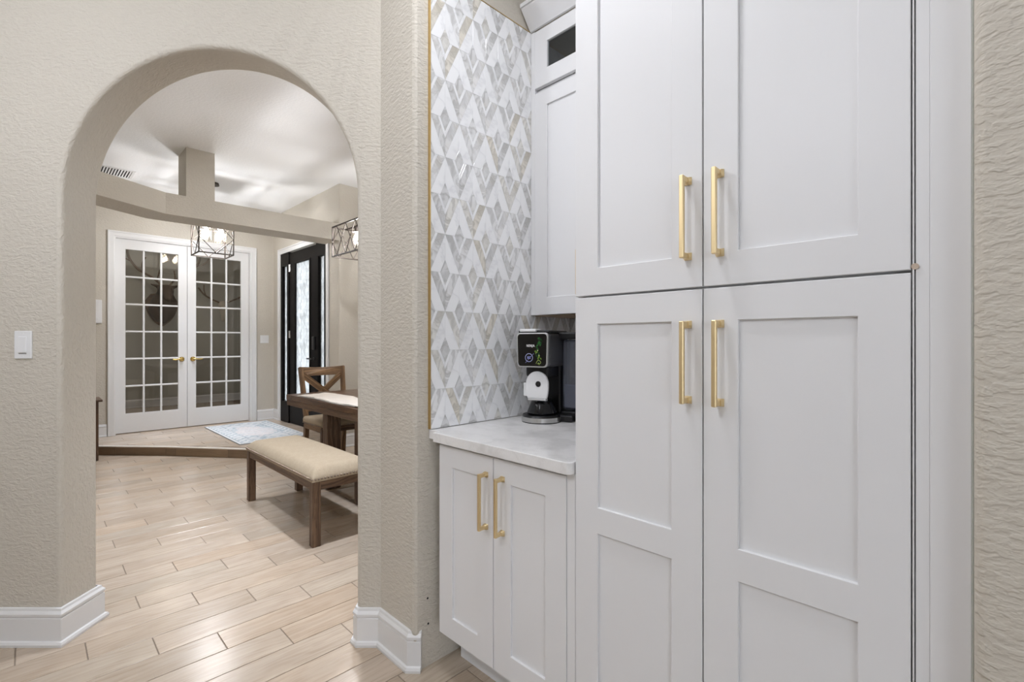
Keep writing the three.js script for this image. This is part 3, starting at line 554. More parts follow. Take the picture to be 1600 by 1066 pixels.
// ================================================================ MOSAIC BACKSPLASH
{
  const bs = thing('marble_backsplash', 'white and grey marble diamond mosaic wall with gold edge strip', 'backsplash', P(UW + 0.001, 0, 0), Q);
  const y0 = 0.917, y1 = 2.70, n0 = 1.093, n1 = 1.955, w = 0.1435, H = 0.1527, th = 0.012, cache = {};
  const clipR = (poly, r) => {
    for (const [ax, sg, v] of [[0, 1, r[0]], [0, -1, r[2]], [1, 1, r[1]], [1, -1, r[3]]]) {
      const out = [];
      for (let i = 0; i < poly.length; i++) { const a = poly[i], b = poly[(i + 1) % poly.length], fa = sg * (a[ax] - v), fb = sg * (b[ax] - v); if (fa >= 0) out.push(a); if ((fa >= 0) !== (fb >= 0)) { const t = fa / (fa - fb); out.push([a[0] + (b[0] - a[0]) * t, a[1] + (b[1] - a[1]) * t]); } }
      poly = out; if (poly.length < 3) return null;
    }
    return poly;
  };
  const shrink = (pts, e) => { const c = pts.reduce((s, p) => [s[0] + p[0] / pts.length, s[1] + p[1] / pts.length], [0, 0]); return pts.map((p) => { const l = Math.hypot(p[0] - c[0], p[1] - c[1]); return [c[0] + (p[0] - c[0]) * (1 - e / l), c[1] + (p[1] - c[1]) * (1 - e / l)]; }); };
  const h = w / 2, a = 0.25 * w, b = 0.165 * w, k = (x) => H * x / h; // a: grey strip width, b: half diamond; k: height of a parallel edge
  const ub = b * H / h, lb = b * H / h;
  let host = bs;
  const pieces = {
    white_tile: [[[-h, 0], [-b, 0], [0, ub], [0, H]], [[h, 0], [b, 0], [0, ub], [0, H]], [[-h + a, 0], [-b, 0], [0, -lb], [0, -k(h - a)]], [[h - a, 0], [b, 0], [0, -lb], [0, -k(h - a)]]],
    grey_tile: [[[-h, 0], [-h + a, 0], [0, -k(h - a)], [0, -H]], [[h, 0], [h - a, 0], [0, -k(h - a)], [0, -H]]],
    diamond_tile: [[[-b, 0], [0, -lb], [b, 0], [0, ub]]],
  };
  function field(rect, cx0, frame, hide) {
    for (let row = -1; row < 13; row++) for (let col = -8; col < 16; col++) {
      const cx = cx0 + (col + (row & 1 ? 0.5 : 0)) * w, cy = y0 - 0.0005 + row * H; // centre of a rhombus: middle line at cy
      if (cx < rect[0] - w || cx > rect[2] + w || cy < rect[1] - H || cy > rect[3] + H) continue;
      for (const [name, list] of Object.entries(pieces)) list.forEach((pc, i) => {
        const world = shrink(pc, 0.0005).map(([x, y]) => [x + cx, y + cy]), c = clipR(world, rect);
        if (!c || hide(c)) return;
        const whole = c.length === world.length && world.every((p, q) => Math.abs(p[0] - c[q][0]) + Math.abs(p[1] - c[q][1]) < 1e-9), v = Math.floor(rnd() * 4), key = name + i + '_' + v;
        let area = 0; for (let q = 0; q < c.length; q++) { const A = c[q], B = c[(q + 1) % c.length]; area += A[0] * B[1] - B[0] * A[1]; } if (Math.abs(area) < 4e-5) return;
        const make = (pts) => prism(pts, th, 0.0005, [v * 0.13 + i * 0.07, v * 0.19], name === 'white_tile' ? 0.4 * v : (i ? 1.12 : -1.12) + 0.1 * v);
        const geo = whole ? (cache[key] ??= make(shrink(pc, 0.0005))) : make(c.map(([x, y]) => [x - cx, y - cy]));
        const mats = name === 'white_tile' ? whiteMats : greyMats, m = part(host, name, geo, name === 'diamond_tile' ? greyMats[[1, 2, 2, 3][Math.floor(rnd() * 4)]] : mats[Math.floor(Math.pow(rnd(), name === 'grey_tile' ? 1.35 : 0.9) * mats.length)]);
        frame(m, cx, cy);
      });
    }
  }
  const nRef = 1.1623;                                // a rhombus stands with its middle line on the counter here
  field([n0, y0, n1, y1], nRef, (m, x, y) => m.position.set(x, y, 0), (c) => { const x = Math.min(...c.map((p) => p[0])), y = Math.min(...c.map((p) => p[1])), X = Math.max(...c.map((p) => p[0])); return (x > 1.655 && y > 1.38) ; });
  part(bs, 'grout', [box(n1 - n0, y1 - y0, 0.0105, { b: 0, at: [(n0 + n1) / 2, (y0 + y1) / 2, 0.00525] })], M.tileGrout);
  // the short return behind the coffee maker
  host = thing('marble_backsplash', 'short strip of marble mosaic behind the coffee maker, under the wall cabinet', 'backsplash', P(0, 0, 1.9685), -Q);
  field([UW + 0.014, y0, -0.842, 1.370], UW + 0.05, (m, x, y) => m.position.set(x, y, 0), () => false);
  part(bs, 'edge_strip', [box(0.004, y1 - y0 + 0.004, 0.0145, { b: 0.0008, at: [n0 - 0.0025, (y0 + y1) / 2 + 0.002, 0.00725] }), box(1.655 - n0, 0.003, 0.0142, { b: 0.0006, at: [(n0 + 1.655) / 2, y1 + 0.002, 0.0071] })], M.goldTrim, 'gold metal edge strip');
}

// ================================================================ COFFEE MAKER
{
  const t = thing('coffee_maker', 'black and silver coffee maker with water tank on the white counter', 'coffee maker', P(-1.367, 0.915, 1.546), -28 * Math.PI / 180);
  part(t, 'base', [cyl(0.084, 0.084, 0.004, [0, 0.002, 0], 48), cyl(0.083, 0.080, 0.008, [0, 0.027, 0], 48), rounded(0.20, 0.030, 0.15, 0.008, [0.035, 0.0155, -0.085])], M.black);
  part(t, 'base_band', cyl(0.0855, 0.0855, 0.019, [0, 0.0135, 0], 64), M.steel, 'brushed steel band');
  part(t, 'column', rounded(0.125, 0.345, 0.085, 0.012, [0.0, 0.19, -0.105]), M.black);
  part(t, 'brew_head', [rounded(0.142, 0.142, 0.205, 0.016, [0, 0.305, -0.018])], M.gunmetal, 'grey metallic brew head');
  const face = new THREE.Shape(), fw = 0.071, fh = 0.071, r = 0.016;
  face.moveTo(-fw + r, -fh); face.lineTo(fw - r - 0.004, -fh); face.quadraticCurveTo(fw - 0.004, -fh, fw - 0.003, -fh + r); face.lineTo(fw, fh - r); face.quadraticCurveTo(fw, fh, fw - r, fh); face.lineTo(-fw + r, fh); face.quadraticCurveTo(-fw, fh, -fw, fh - r); face.lineTo(-fw + 0.003, -fh + r); face.quadraticCurveTo(-fw + 0.004, -fh, -fw + r, -fh);
  const rim = extr(face, 0.012, 0.003, 3); rim.translate(0, 0.305, 0.083); part(t, 'front_rim', rim, M.silver, 'silver rim');
  const cv = document.createElement('canvas'); cv.width = cv.height = 512; const x = cv.getContext('2d');
  x.fillStyle = '#050506'; x.fillRect(0, 0, 512, 512);
  x.fillStyle = '#f2f2f2'; x.font = 'bold 50px sans-serif'; x.textAlign = 'center'; x.fillText('NINJA', 232, 205);
  x.strokeStyle = '#aab0d8'; x.lineWidth = 9; x.beginPath(); x.arc(205, 378, 64, 0, 6.283); x.stroke();
  x.fillStyle = '#8d93cf'; x.fillRect(176, 356, 22, 40); x.fillRect(206, 356, 30, 10); x.fillRect(206, 384, 30, 10); x.fillRect(206, 370, 10, 14); x.strokeStyle = '#8d93cf'; x.lineWidth = 5; x.beginPath(); x.moveTo(140, 462); x.lineTo(290, 310); x.stroke();
  let s3 = 99; const r3 = () => { s3 = (s3 * 1664525 + 1013904223) >>> 0; return s3 / 4294967296; };
  for (let i = 0; i < 70; i++) { const v = r3(), y = 60 + v * 420, cx = 372 + 26 * Math.sin(y / 58) + (r3() - 0.5) * 64; x.fillStyle = ['#0c2413', '#143d1c', '#27602a', '#6f8f34', '#b9c08a', '#0a1c0f'][Math.floor(r3() * (v > 0.45 ? 6 : 3))]; x.beginPath(); x.ellipse(cx, y, 8 + r3() * 15, 5 + r3() * 10, r3() * 3, 0, 6.283); x.fill(); }
  x.strokeStyle = '#b9cf6a'; x.lineWidth = 6; x.beginPath(); x.moveTo(330, 470); x.quadraticCurveTo(360, 380, 410, 440); x.quadraticCurveTo(420, 480, 350, 470); x.stroke();
  const ct = new THREE.CanvasTexture(cv); ct.colorSpace = THREE.SRGBColorSpace;
  const pm = std({ map: ct, roughness: 0.12 }), face2 = face.clone(), pg = extr(face2, 0.004, 0.0008, 1); pg.scale(0.93, 0.93, 1);
  { const p = pg.attributes.position, uv = pg.attributes.uv; for (let i = 0; i < p.count; i++) uv.setXY(i, (p.getX(i) + 0.0661) / 0.1322, (p.getY(i) + 0.0661) / 0.1322); }
  pg.translate(0, 0.305, 0.0925); part(t, 'control_panel', pg, pm, 'black control panel with white lettering, a round dial and green leaf print');
  part(t, 'lid', [rounded(0.142, 0.012, 0.20, 0.005, [0, 0.380, -0.02]), rounded(0.13, 0.03, 0.15, 0.008, [0.10, 0.365, -0.10])], M.black);
  part(t, 'lid_tab', rounded(0.074, 0.012, 0.05, 0.004, [-0.022, 0.386, 0.068]), M.plastic, 'white lid tab');
  part(t, 'brew_basket', [rounded(0.105, 0.05, 0.12, 0.012, [0, 0.215, -0.01])], M.black);
  const pl = new THREE.Shape(); pl.moveTo(-0.043, 0); pl.lineTo(0.043, 0); pl.quadraticCurveTo(0.05, 0.02, 0.05, 0.052); pl.absarc(0, 0.062, 0.05, 0, Math.PI, false); pl.quadraticCurveTo(-0.05, 0.02, -0.043, 0);
  const plate = extr(pl, 0.014, 0.003, 3, 0.6, 24); plate.translate(0.008, 0.104, 0.053); part(t, 'filter_holder', plate, M.plastic, 'white rounded holder with a black hole');
  part(t, 'holder_core', cyl(0.0125, 0.0115, 0.006, [0.015, 0.164, 0.0665], 24, [Math.PI / 2]), M.black);
  part(t, 'holder_flap', rounded(0.022, 0.058, 0.012, 0.006, [-0.049, 0.138, 0.050]), M.plastic);
  part(t, 'holder_bar', rounded(0.084, 0.010, 0.022, 0.004, [0.008, 0.099, 0.056]), M.silver);
  part(t, 'carafe', [new THREE.LatheGeometry([[0.001, 0.031], [0.062, 0.032], [0.064, 0.040], [0.05, 0.075], [0.042, 0.096], [0.001, 0.098]].map((p) => new THREE.Vector2(...p)), 40).translate(0.0, 0, -0.004)], M.blackGloss);
  part(t, 'water_tank', rounded(0.085, 0.30, 0.12, 0.014, [0.117, 0.198, -0.11]), M.tank, 'clear water tank');
  part(t, 'tank_base', rounded(0.094, 0.042, 0.13, 0.008, [0.115, 0.022, -0.11]), M.black);
  part(t, 'water', box(0.068, 0.10, 0.10, { b: 0.004, at: [0.112, 0.105, -0.11] }), phy({ color: new THREE.Color(0.55, 0.58, 0.72), transmission: 0.6, thickness: 0, roughness: 0.2 }));
}

// ================================================================ SWITCHES, PANELS, VENT
{
  const t = thing('light_switch', 'white rocker dimmer switch left of the archway', 'switch', new THREE.Vector3(-2.024, 1.241, -2.0), 0);
  part(t, 'wall_plate', rounded(0.072, 0.115, 0.007, 0.003, [0, 0, 0.0035]), M.plastic);
  part(t, 'rocker', [box(0.034, 0.068, 0.006, { b: 0.0015, at: [0, 0.001, 0.0078], rot: [-0.03, 0, 0] })], M.plastic);
  part(t, 'dimmer_slot', box(0.032, 0.004, 0.002, { b: 0.0005, at: [0, -0.036, 0.0068] }), std({ color: new THREE.Color(0.25, 0.25, 0.25), roughness: 0.5 }));
  for (const y of [0.048, -0.048]) part(t, 'screw', cyl(0.003, 0.003, 0.002, [0, y, 0.0068], 12, [Math.PI / 2]), M.trim);
}
{
  const t = thing('light_switch', 'white double switch plate on the foyer wall beside the glazed doors', 'switch', P(-7.587, 1.283, 2.437), Q);
  part(t, 'wall_plate', rounded(0.117, 0.117, 0.007, 0.003, [0, 0, 0.0035]), M.plastic);
  for (const x of [-0.024, 0.024]) part(t, 'rocker', box(0.033, 0.066, 0.006, { b: 0.0015, at: [x, 0, 0.0078] }), M.plastic);
  const i = thing('intercom_panel', 'white wall panel at the arch edge left of the glazed doors', 'panel', P(-7.587, 1.61, 0.50), Q);
  part(i, 'housing', rounded(0.22, 0.28, 0.03, 0.006, [0, 0, 0.015]), M.plastic);
  part(i, 'speaker_grille', Array.from({ length: 8 }, (_, k) => box(0.16, 0.006, 0.003, { b: 0.001, at: [0, 0.11 - k * 0.014, 0.031] })), M.trim);
  for (let k = 0; k < 4; k++) part(i, 'button', rounded(0.026, 0.026, 0.006, 0.002, [-0.06 + k * 0.04, -0.09, 0.032]), M.trim);
}
{
  const t = thing('ceiling_vent', 'white slatted air vent in the foyer ceiling', 'vent', P(-6.80, CEIL, 0.52), -Q), L = 0.6, Wv = 0.34;
  const f = extr(rectShape(-Wv / 2, -L / 2, Wv / 2, L / 2, [[-Wv / 2 + 0.028, -L / 2 + 0.028, Wv / 2 - 0.028, L / 2 - 0.028]]), 0.008, 0.002); f.rotateX(Math.PI / 2); part(t, 'vent_frame', f, M.trim);
  part(t, 'vent_back', box(Wv - 0.05, 0.002, L - 0.05, { b: 0, at: [0, -0.001, 0] }), M.dark);
  for (let z = -L / 2 + 0.04; z < L / 2 - 0.03; z += 0.0245) part(t, 'slat', box(Wv - 0.056, 0.0015, 0.019, { b: 0, rot: [0.5, 0, 0], at: [0, -0.006, z] }), M.trim);
}

// ================================================================ DINING ROOM
function nails(pts, r) { return pts.map((p) => new THREE.SphereGeometry(r, 6, 4).translate(...p)); }
{ // upholstered bench, long side along u
  const t = thing('dining_bench', 'long wooden bench with beige upholstered seat and nailhead trim', 'bench', P(-3.545, 0, 1.42), -Q), L = 1.257, Wd = 0.42, lw = 0.052;
  for (const sx of [-1, 1]) for (const sz of [-1, 1]) part(t, 'leg', box(lw, 0.405, lw, { b: 0.003, g: 'y', o: [rnd(), rnd()], at: [sx * (L / 2 - lw / 2), 0.2025, sz * (Wd / 2 - lw / 2)] }), M.wood);
  for (const s of [-1, 1]) { part(t, 'apron', box(L - 2 * lw, 0.062, 0.025, { b: 0.002, o: [rnd(), rnd()], at: [0, 0.374, s * (Wd / 2 - 0.018)] }), M.wood); part(t, 'apron', box(0.025, 0.062, Wd - 2 * lw, { b: 0.002, g: 'z', o: [rnd(), rnd()], at: [s * (L / 2 - 0.018), 0.374, 0] }), M.wood); }
  const cushion = new THREE.PlaneGeometry(1, 1, 60, 28), p = cushion.attributes.position, uv = cushion.attributes.uv, Lc = L + 0.008, Wc = Wd + 0.008;
  const sk = [];
  for (let i = 0; i < p.count; i++) {
    const a = p.getX(i) * 2, b = p.getY(i) * 2, fx = Math.sign(a) * Math.min(1, Math.abs(a) * 1.06), fz = Math.sign(b) * Math.min(1, Math.abs(b) * 1.14);
    const ex = (1 - Math.abs(fx)) * Lc / 2, ez = (1 - Math.abs(fz)) * Wc / 2, rr = 0.07, e = Math.min(ex, ez), hx = Math.sqrt(1 - Math.pow(1 - Math.min(1, ex / rr), 2)), hz = Math.sqrt(1 - Math.pow(1 - Math.min(1, ez / rr), 2));
    const top = 0.417 + 0.056 * Math.min(hx, hz) * (0.5 + 0.5 * Math.max(hx * hz, 0)) + 0.010 * (1 - fx * fx) * (1 - fz * fz);
    const edge = Math.abs(a) > 0.995 || Math.abs(b) > 0.995;
    p.setXYZ(i, fx * Lc / 2, edge ? 0.398 : top, fz * Wc / 2); uv.setXY(i, fx * Lc / 2, fz * Wc / 2);
  }
  { const ix = cushion.index.array; for (let i = 0; i < ix.length; i += 3) [ix[i + 1], ix[i + 2]] = [ix[i + 2], ix[i + 1]]; cushion.computeVertexNormals(); }
  part(t, 'seat_cushion', [cushion, box(Lc - 0.004, 0.012, Wc - 0.004, { b: 0.002, at: [0, 0.404, 0] })], M.fabric, 'beige linen seat');
  const np = []; for (let xx = -Lc / 2 + 0.01; xx <= Lc / 2; xx += 0.0205) for (const s of [-1, 1]) np.push([xx, 0.414, s * (Wc / 2 + 0.001)]); for (let zz = -Wc / 2 + 0.02; zz < Wc / 2; zz += 0.0205) for (const s of [-1, 1]) np.push([s * (Lc / 2 + 0.001), 0.414, zz]);
  tag(part(t, 'nailhead_trim', nails(np, 0.0072), M.nail), null, null, null, 'stuff');
}
{ // table
  const t = thing('dining_table', 'long brown wooden dining table behind the bench', 'table', P(-3.73, 0, 2.19), -Q), L = 1.80, Wd = 1.03, y = 0.763;
  const n = 6, bw = 0.12, pw = Wd / n;
  for (let k = 0; k < n; k++) part(t, 'top_board', box(L - 2 * bw, 0.045, pw - 0.001, { b: 0.0015, o: [rnd() * 3, rnd() * 3], at: [0, y - 0.0225, -Wd / 2 + pw * (k + 0.5)] }), M.woodTop);
  for (const s of [-1, 1]) part(t, 'end_board', box(bw - 0.001, 0.045, Wd, { b: 0.003, g: 'z', o: [rnd(), rnd()], at: [s * (L - bw) / 2, y - 0.0225, 0] }), M.woodTop);
  for (const s of [-1, 1]) { part(t, 'apron', box(L - 0.02, 0.05, 0.03, { b: 0.002, o: [rnd(), rnd()], at: [0, y - 0.0712, s * (Wd / 2 - 0.018)] }), M.wood); part(t, 'apron', box(0.03, 0.05, Wd - 0.07, { b: 0.002, g: 'z', o: [rnd(), rnd()], at: [s * (L / 2 - 0.024), y - 0.0712, 0] }), M.wood); }
  for (const sx of [-1, 1]) for (const sz of [-1, 1]) part(t, 'leg', box(0.095, y - 0.046, 0.12, { b: 0.004, g: 'y', o: [rnd(), rnd()], at: [sx * 0.285, (y - 0.046) / 2, sz * 0.36] }), M.wood);
  for (const sx of [-1, 1]) part(t, 'stretcher', box(0.07, 0.06, 0.59, { b: 0.003, g: 'z', o: [rnd(), rnd()], at: [sx * 0.285, 0.12, 0] }), M.wood);
}
{ // folded cloth on the table
  const g = new THREE.PlaneGeometry(1.05, 0.285, 84, 22), p = g.attributes.position;
  for (let i = 0; i < p.count; i++) {
    const x = p.getX(i), z = -p.getY(i), ed = Math.abs(x) > 0.52 || Math.abs(z) > 0.14;
    p.setXYZ(i, x + (ed ? (fbm(x * 3 + 5, z * 9 + 5, 64, 64, 2, 5) - 0.5) * 0.02 : 0), 0.005 + 0.014 * fbm(x / 2 + 0.5, z + 0.5, 22, 12, 3, 77) - (ed ? 0.004 : 0), z + 0.012 * Math.sin(x * 9) + (ed ? (fbm(z * 9 + 5, x * 3 + 5, 64, 64, 2, 15) - 0.5) * 0.02 : 0));
  }
  g.computeVertexNormals();
  const t = thing('table_runner', 'cream fringed cloth lying along the near side of the dining table', 'cloth', P(-3.845, 0.767, 1.835), -Q);
  const lo = g.clone(); lo.translate(0, -0.0045, 0); part(t, 'cloth', [g, lo], M.cloth);
  const fr = []; for (let z = -0.135; z < 0.14; z += 0.0055) fr.push(bar([-0.52, 0.004, z], [-0.55 - 0.012 * rnd(), 0.0022, z + (rnd() - 0.5) * 0.012], 0.0013, 4));
  for (let x = -0.51; x < 0.5; x += 0.007) fr.push(bar([x, 0.004, 0.14 + 0.012 * Math.sin(x * 9)], [x + (rnd() - 0.5) * 0.01, 0.002, 0.152 + 0.012 * Math.sin(x * 9)], 0.0012, 4));
  tag(part(t, 'fringe', fr, M.cloth), null, null, null, 'stuff');
}
{ // chair at the head of the table, facing +u: its own x runs to the table
  const t = thing('dining_chair', 'wooden cross-back dining chair with beige seat at the head of the table', 'chair', P(-4.73, 0, 2.187), -Q), hw = 0.235;
  const legA = (z) => [[-0.25, 0.0, z * 0.94], [-0.205, 0.44, z * 0.93], [-0.305, 0.985, z * 1.04]];
  for (const s of [-1, 1]) {
    const [a, b, c] = legA(s * (hw - 0.02));
    part(t, 'back_post', [beam(a, b, 0.042, 0.044), beam([b[0], b[1] - 0.006, b[2]], c, 0.042, 0.038)], M.woodLight);
    part(t, 'leg', box(0.042, 0.42, 0.042, { b: 0.003, g: 'y', o: [rnd(), rnd()], at: [0.215, 0.21, s * (hw - 0.021)] }), M.wood);
    part(t, 'seat_rail', box(0.40, 0.055, 0.022, { b: 0.002, o: [rnd(), rnd()], at: [0, 0.405, s * (hw - 0.02)] }), M.woodLight);
  }
  for (const x of [-0.205, 0.215]) part(t, 'seat_rail', box(0.022, 0.055, 2 * hw - 0.08, { b: 0.002, g: 'z', o: [rnd(), rnd()], at: [x, 0.405, 0] }), M.wood);
  const rail = new THREE.Shape(); rail.moveTo(-hw + 0.02, 0); rail.lineTo(hw - 0.02, 0); rail.lineTo(hw + 0.004, 0.095); rail.quadraticCurveTo(0, 0.078, -hw - 0.004, 0.095); rail.closePath();
  const rg = extr(rail, 0.024, 0.003, 2); { const p = rg.attributes.position; for (let i = 0; i < p.count; i++) p.setZ(i, p.getZ(i) - 0.02 * (1 - Math.pow(p.getX(i) / hw, 2))); rg.computeVertexNormals(); }
  rg.rotateY(Math.PI / 2); rg.rotateZ(0.18); rg.translate(-0.297, 0.895, 0); part(t, 'top_rail', rg, M.woodLight);
  part(t, 'lower_rail', box(0.022, 0.05, 2 * hw - 0.06, { b: 0.002, g: 'z', at: [-0.236, 0.56, 0] }), M.woodLight);
  for (const s of [-1, 1]) part(t, 'cross_brace', beam([-0.289 + (s > 0 ? 0.004 : -0.002), 0.905, s * (hw - 0.03)], [-0.238 + (s > 0 ? 0.004 : -0.002), 0.58, -s * (hw - 0.045)], 0.062, 0.018, [0, 1, 0]), M.woodLight);
  part(t, 'seat_cushion', rounded(0.47, 0.07, 2 * hw + 0.012, 0.032, [0.008, 0.463, 0], 5), M.fabric, 'beige linen seat');
  const np = []; for (let z = -hw; z <= hw; z += 0.0205) np.push([0.243, 0.440, z]); for (let x = -0.2; x < 0.24; x += 0.0205) for (const s of [-1, 1]) np.push([x, 0.440, s * (hw + 0.005)]);
  tag(part(t, 'nailhead_trim', nails(np, 0.0058), M.nail), null, null, null, 'stuff');
}
// --- geometric cage lights; the box has half sizes a (x), c (z) and height h
function cageLight(name, label, pos, a, c, h, nx, nz, bulbs, cd, bottom, rodY) {
  const t = thing(name, label, 'light fixture', pos, -Q), r = 0.0062;
  const E = []; for (const y of [0, h]) { for (const s of [-1, 1]) { E.push(box(2 * a + 2 * r, 2 * r, 2 * r, { b: 0.001, at: [0, y, s * c] }), box(2 * r, 2 * r, 2 * c + 2 * r, { b: 0.001, at: [s * a, y, 0] })); } }
  for (const s of [-1, 1]) for (const q of [-1, 1]) E.push(box(2 * r, h, 2 * r, { b: 0.001, at: [s * a, h / 2, q * c] }));
  part(t, 'cage_frame', E, M.bronze);
  const D = [], chain = (n, half, put) => { const st = 2 * half / n; for (let k = 0; k < n; k++) { const x0 = -half + k * st, xm = x0 + st / 2, x1 = x0 + st; for (const y of [0, h]) { D.push(bar(put(x0, h / 2), put(xm, y), 0.0045)); D.push(bar(put(xm, y), put(x1, h / 2), 0.0045)); } } };
  for (const s of [-1, 1]) { chain(nx, a, (x, y) => [x, y, s * c]); chain(nz, c, (z, y) => [s * a, y, z]); }
  part(t, 'lattice', D, M.bronze);
  const hb = h + 0.0;
  part(t, 'hanging_rod', [bar([0, hb, 0], [0, rodY - 0.02, 0], 0.008, 10), box(2 * a, 0.014, 0.02, { at: [0, hb, 0] }), box(0.02, 0.014, 2 * c, { at: [0, hb, 0] })], M.bronze);
  part(t, 'canopy', cyl(0.07, 0.065, 0.025, [0, rodY - 0.0125, 0], 32), M.bronze);
  for (const [x, z] of bulbs) {
    const s = part(t, 'lamp_socket', [cyl(0.02, 0.02, 0.05, [x, hb - 0.03, z], 16), cyl(0.045, 0.045, 0.006, [x, hb - 0.055, z], 24)], M.bronze);
    part(s, 'bulb', new THREE.LatheGeometry([[0.001, -0.055], [0.018, -0.05], [0.030, -0.03], [0.032, -0.008], [0.024, 0.018], [0.013, 0.04], [0.012, 0.052], [0.001, 0.052]].map((p) => new THREE.Vector2(...p)), 20).translate(x, hb - 0.112, z), M.bulb);
    part(s, 'glass_shade', new THREE.LatheGeometry([[0.047, -0.09], [0.047, 0.05], [0.044, 0.05], [0.044, -0.09], [0.047, -0.09]].map((p) => new THREE.Vector2(...p)), 24).translate(x, hb - 0.112, z), M.pane);
    const l = new THREE.PointLight('#f0f2f8', cd, 0, 2); l.castShadow = true; l.shadow.radius = 1.2; l.position.set(x, hb - 0.12, z); t.add(l);
  }
  return t;
}
cageLight('chandelier', 'bronze geometric cage chandelier with glowing bulbs above the dining table', P(-3.94, 2.066, 2.19), 0.54, 0.14, 0.279, 6, 2, [[-0.33, 0], [-0.11, 0], [0.11, 0], [0.33, 0]], CHANDELIER, 0, CEIL - 2.066);
cageLight('pendant_light', 'bronze geometric cage pendant with glowing bulbs in front of the glazed doors', P(-6.474, 2.262, 1.511), 0.174, 0.174, 0.36, 1, 1, [[-0.075, -0.075], [0.075, -0.075], [-0.075, 0.075], [0.075, 0.075]], PENDANT, 0, CEIL - 2.262);
// --- foyer rug
{
  const g = rounded(0.77, 0.009, 1.52, 0.003, [0, 0, 0], 2), p = g.attributes.position, uv = g.attributes.uv; for (let i = 0; i < p.count; i++) uv.setXY(i, p.getX(i) / 0.77 + 0.5, p.getZ(i) / 1.52 + 0.5);
  const t = thing('rug', 'faded pale blue and cream patterned rug in front of the black door', 'rug', P(-6.69, FOY + 0.0046, 2.035), Q);
  part(t, 'pile', g, M.rug); part(t, 'binding', [box(0.774, 0.0075, 0.012, { at: [0, -0.0006, 0.759], b: 0.002 }), box(0.774, 0.0075, 0.012, { at: [0, -0.0006, -0.759], b: 0.002 }), box(0.012, 0.0075, 1.52, { at: [0.384, -0.0006, 0], b: 0.002 }), box(0.012, 0.0075, 1.52, { at: [-0.384, -0.0006, 0], b: 0.002 })], std({ color: new THREE.Color(0.22, 0.24, 0.26), roughness: 1 }), 'grey bound edge');
}
// --- low console at the left edge of the archway
{
  const t = thing('console_table', 'low dark wooden console at the left edge of the archway', 'table', P(-6.80, 0, -0.05), -Q), L = 1.12, D = 0.31;
  part(t, 'table_top', box(D + 0.05, 0.022, L + 0.06, { b: 0.003, g: 'z', at: [0, 0.629, 0] }), M.wood);
  for (const s of [-1, 1]) for (const q of [-1, 1]) part(t, 'leg', box(0.05, 0.618, 0.05, { b: 0.003, g: 'y', at: [s * (D / 2 - 0.026), 0.309, q * (L / 2 - 0.026)] }), M.wood);
  part(t, 'shelf', box(D - 0.02, 0.02, L - 0.02, { b: 0.002, g: 'z', at: [0, 0.15, 0] }), M.wood);
  part(t, 'apron', [box(0.02, 0.08, L - 0.1, { g: 'z', at: [D / 2 - 0.02, 0.575, 0] }), box(0.02, 0.08, L - 0.1, { g: 'z', at: [-D / 2 + 0.02, 0.575, 0] })], M.wood);
}

{
  const t = thing('office_fill_lamp', 'unseen ceiling lamp added to brighten the office behind the glazed doors', 'light', P(-9.0, CEIL, 1.5));  // lamp out of view, added to lift the office behind the panes
  part(t, 'lamp_diffuser', cyl(0.16, 0.15, 0.05, [0, -0.025, 0], 40), M.diffuser);
  const l = new THREE.PointLight('#fff4e4', OFFICE, 0, 2); l.castShadow = true; l.shadow.radius = 6; l.position.set(0, -0.12, 0); t.add(l);
}
// ================================================================ OFFICE TROPHIES (seen through the glass)
function blob(list, lo, hi, res, k) {                         // smooth union of tapered capsules [a, ra, b, rb]
  const mc = new MarchingCubes(res, M.fur, false, false, 60000), f = mc.field, v = new THREE.Vector3(), s = hi.clone().sub(lo);
  const caps = list.map(([a, ra, b, rb]) => [new THREE.Vector3(...a), ra, new THREE.Vector3(...b), rb]), q = new THREE.Vector3();
  for (let z = 0; z < res; z++) for (let y = 0; y < res; y++) for (let x = 0; x < res; x++) {
    v.set(lo.x + s.x * x / res, lo.y + s.y * y / res, lo.z + s.z * z / res); let d = 9;
    for (const [a, ra, b, rb] of caps) { q.copy(b).sub(a); const t = Math.max(0, Math.min(1, v.clone().sub(a).dot(q) / q.lengthSq())), e = v.distanceTo(q.multiplyScalar(t).add(a)) - (ra + (rb - ra) * t), h = Math.max(0, Math.min(1, 0.5 + 0.5 * (e - d) / k)); d = e * (1 - h) + d * h - k * h * (1 - h); }
    f[z * res * res + y * res + x] = -d;
  }
  mc.isolation = 0; mc.update();
  const n = mc.count, pos = mc.positionArray.slice(0, n * 3), nor = mc.normalArray.slice(0, n * 3), g = new THREE.BufferGeometry();
  for (let i = 0; i < n; i++) { pos[i * 3] = lo.x + s.x * (pos[i * 3] + 1) / 2; pos[i * 3 + 1] = lo.y + s.y * (pos[i * 3 + 1] + 1) / 2; pos[i * 3 + 2] = lo.z + s.z * (pos[i * 3 + 2] + 1) / 2; }
  g.setAttribute('position', new THREE.BufferAttribute(pos, 3)); g.setAttribute('normal', new THREE.BufferAttribute(nor, 3)); g.setAttribute('uv', new THREE.BufferAttribute(new Float32Array(n * 2), 2));
  return g;
}
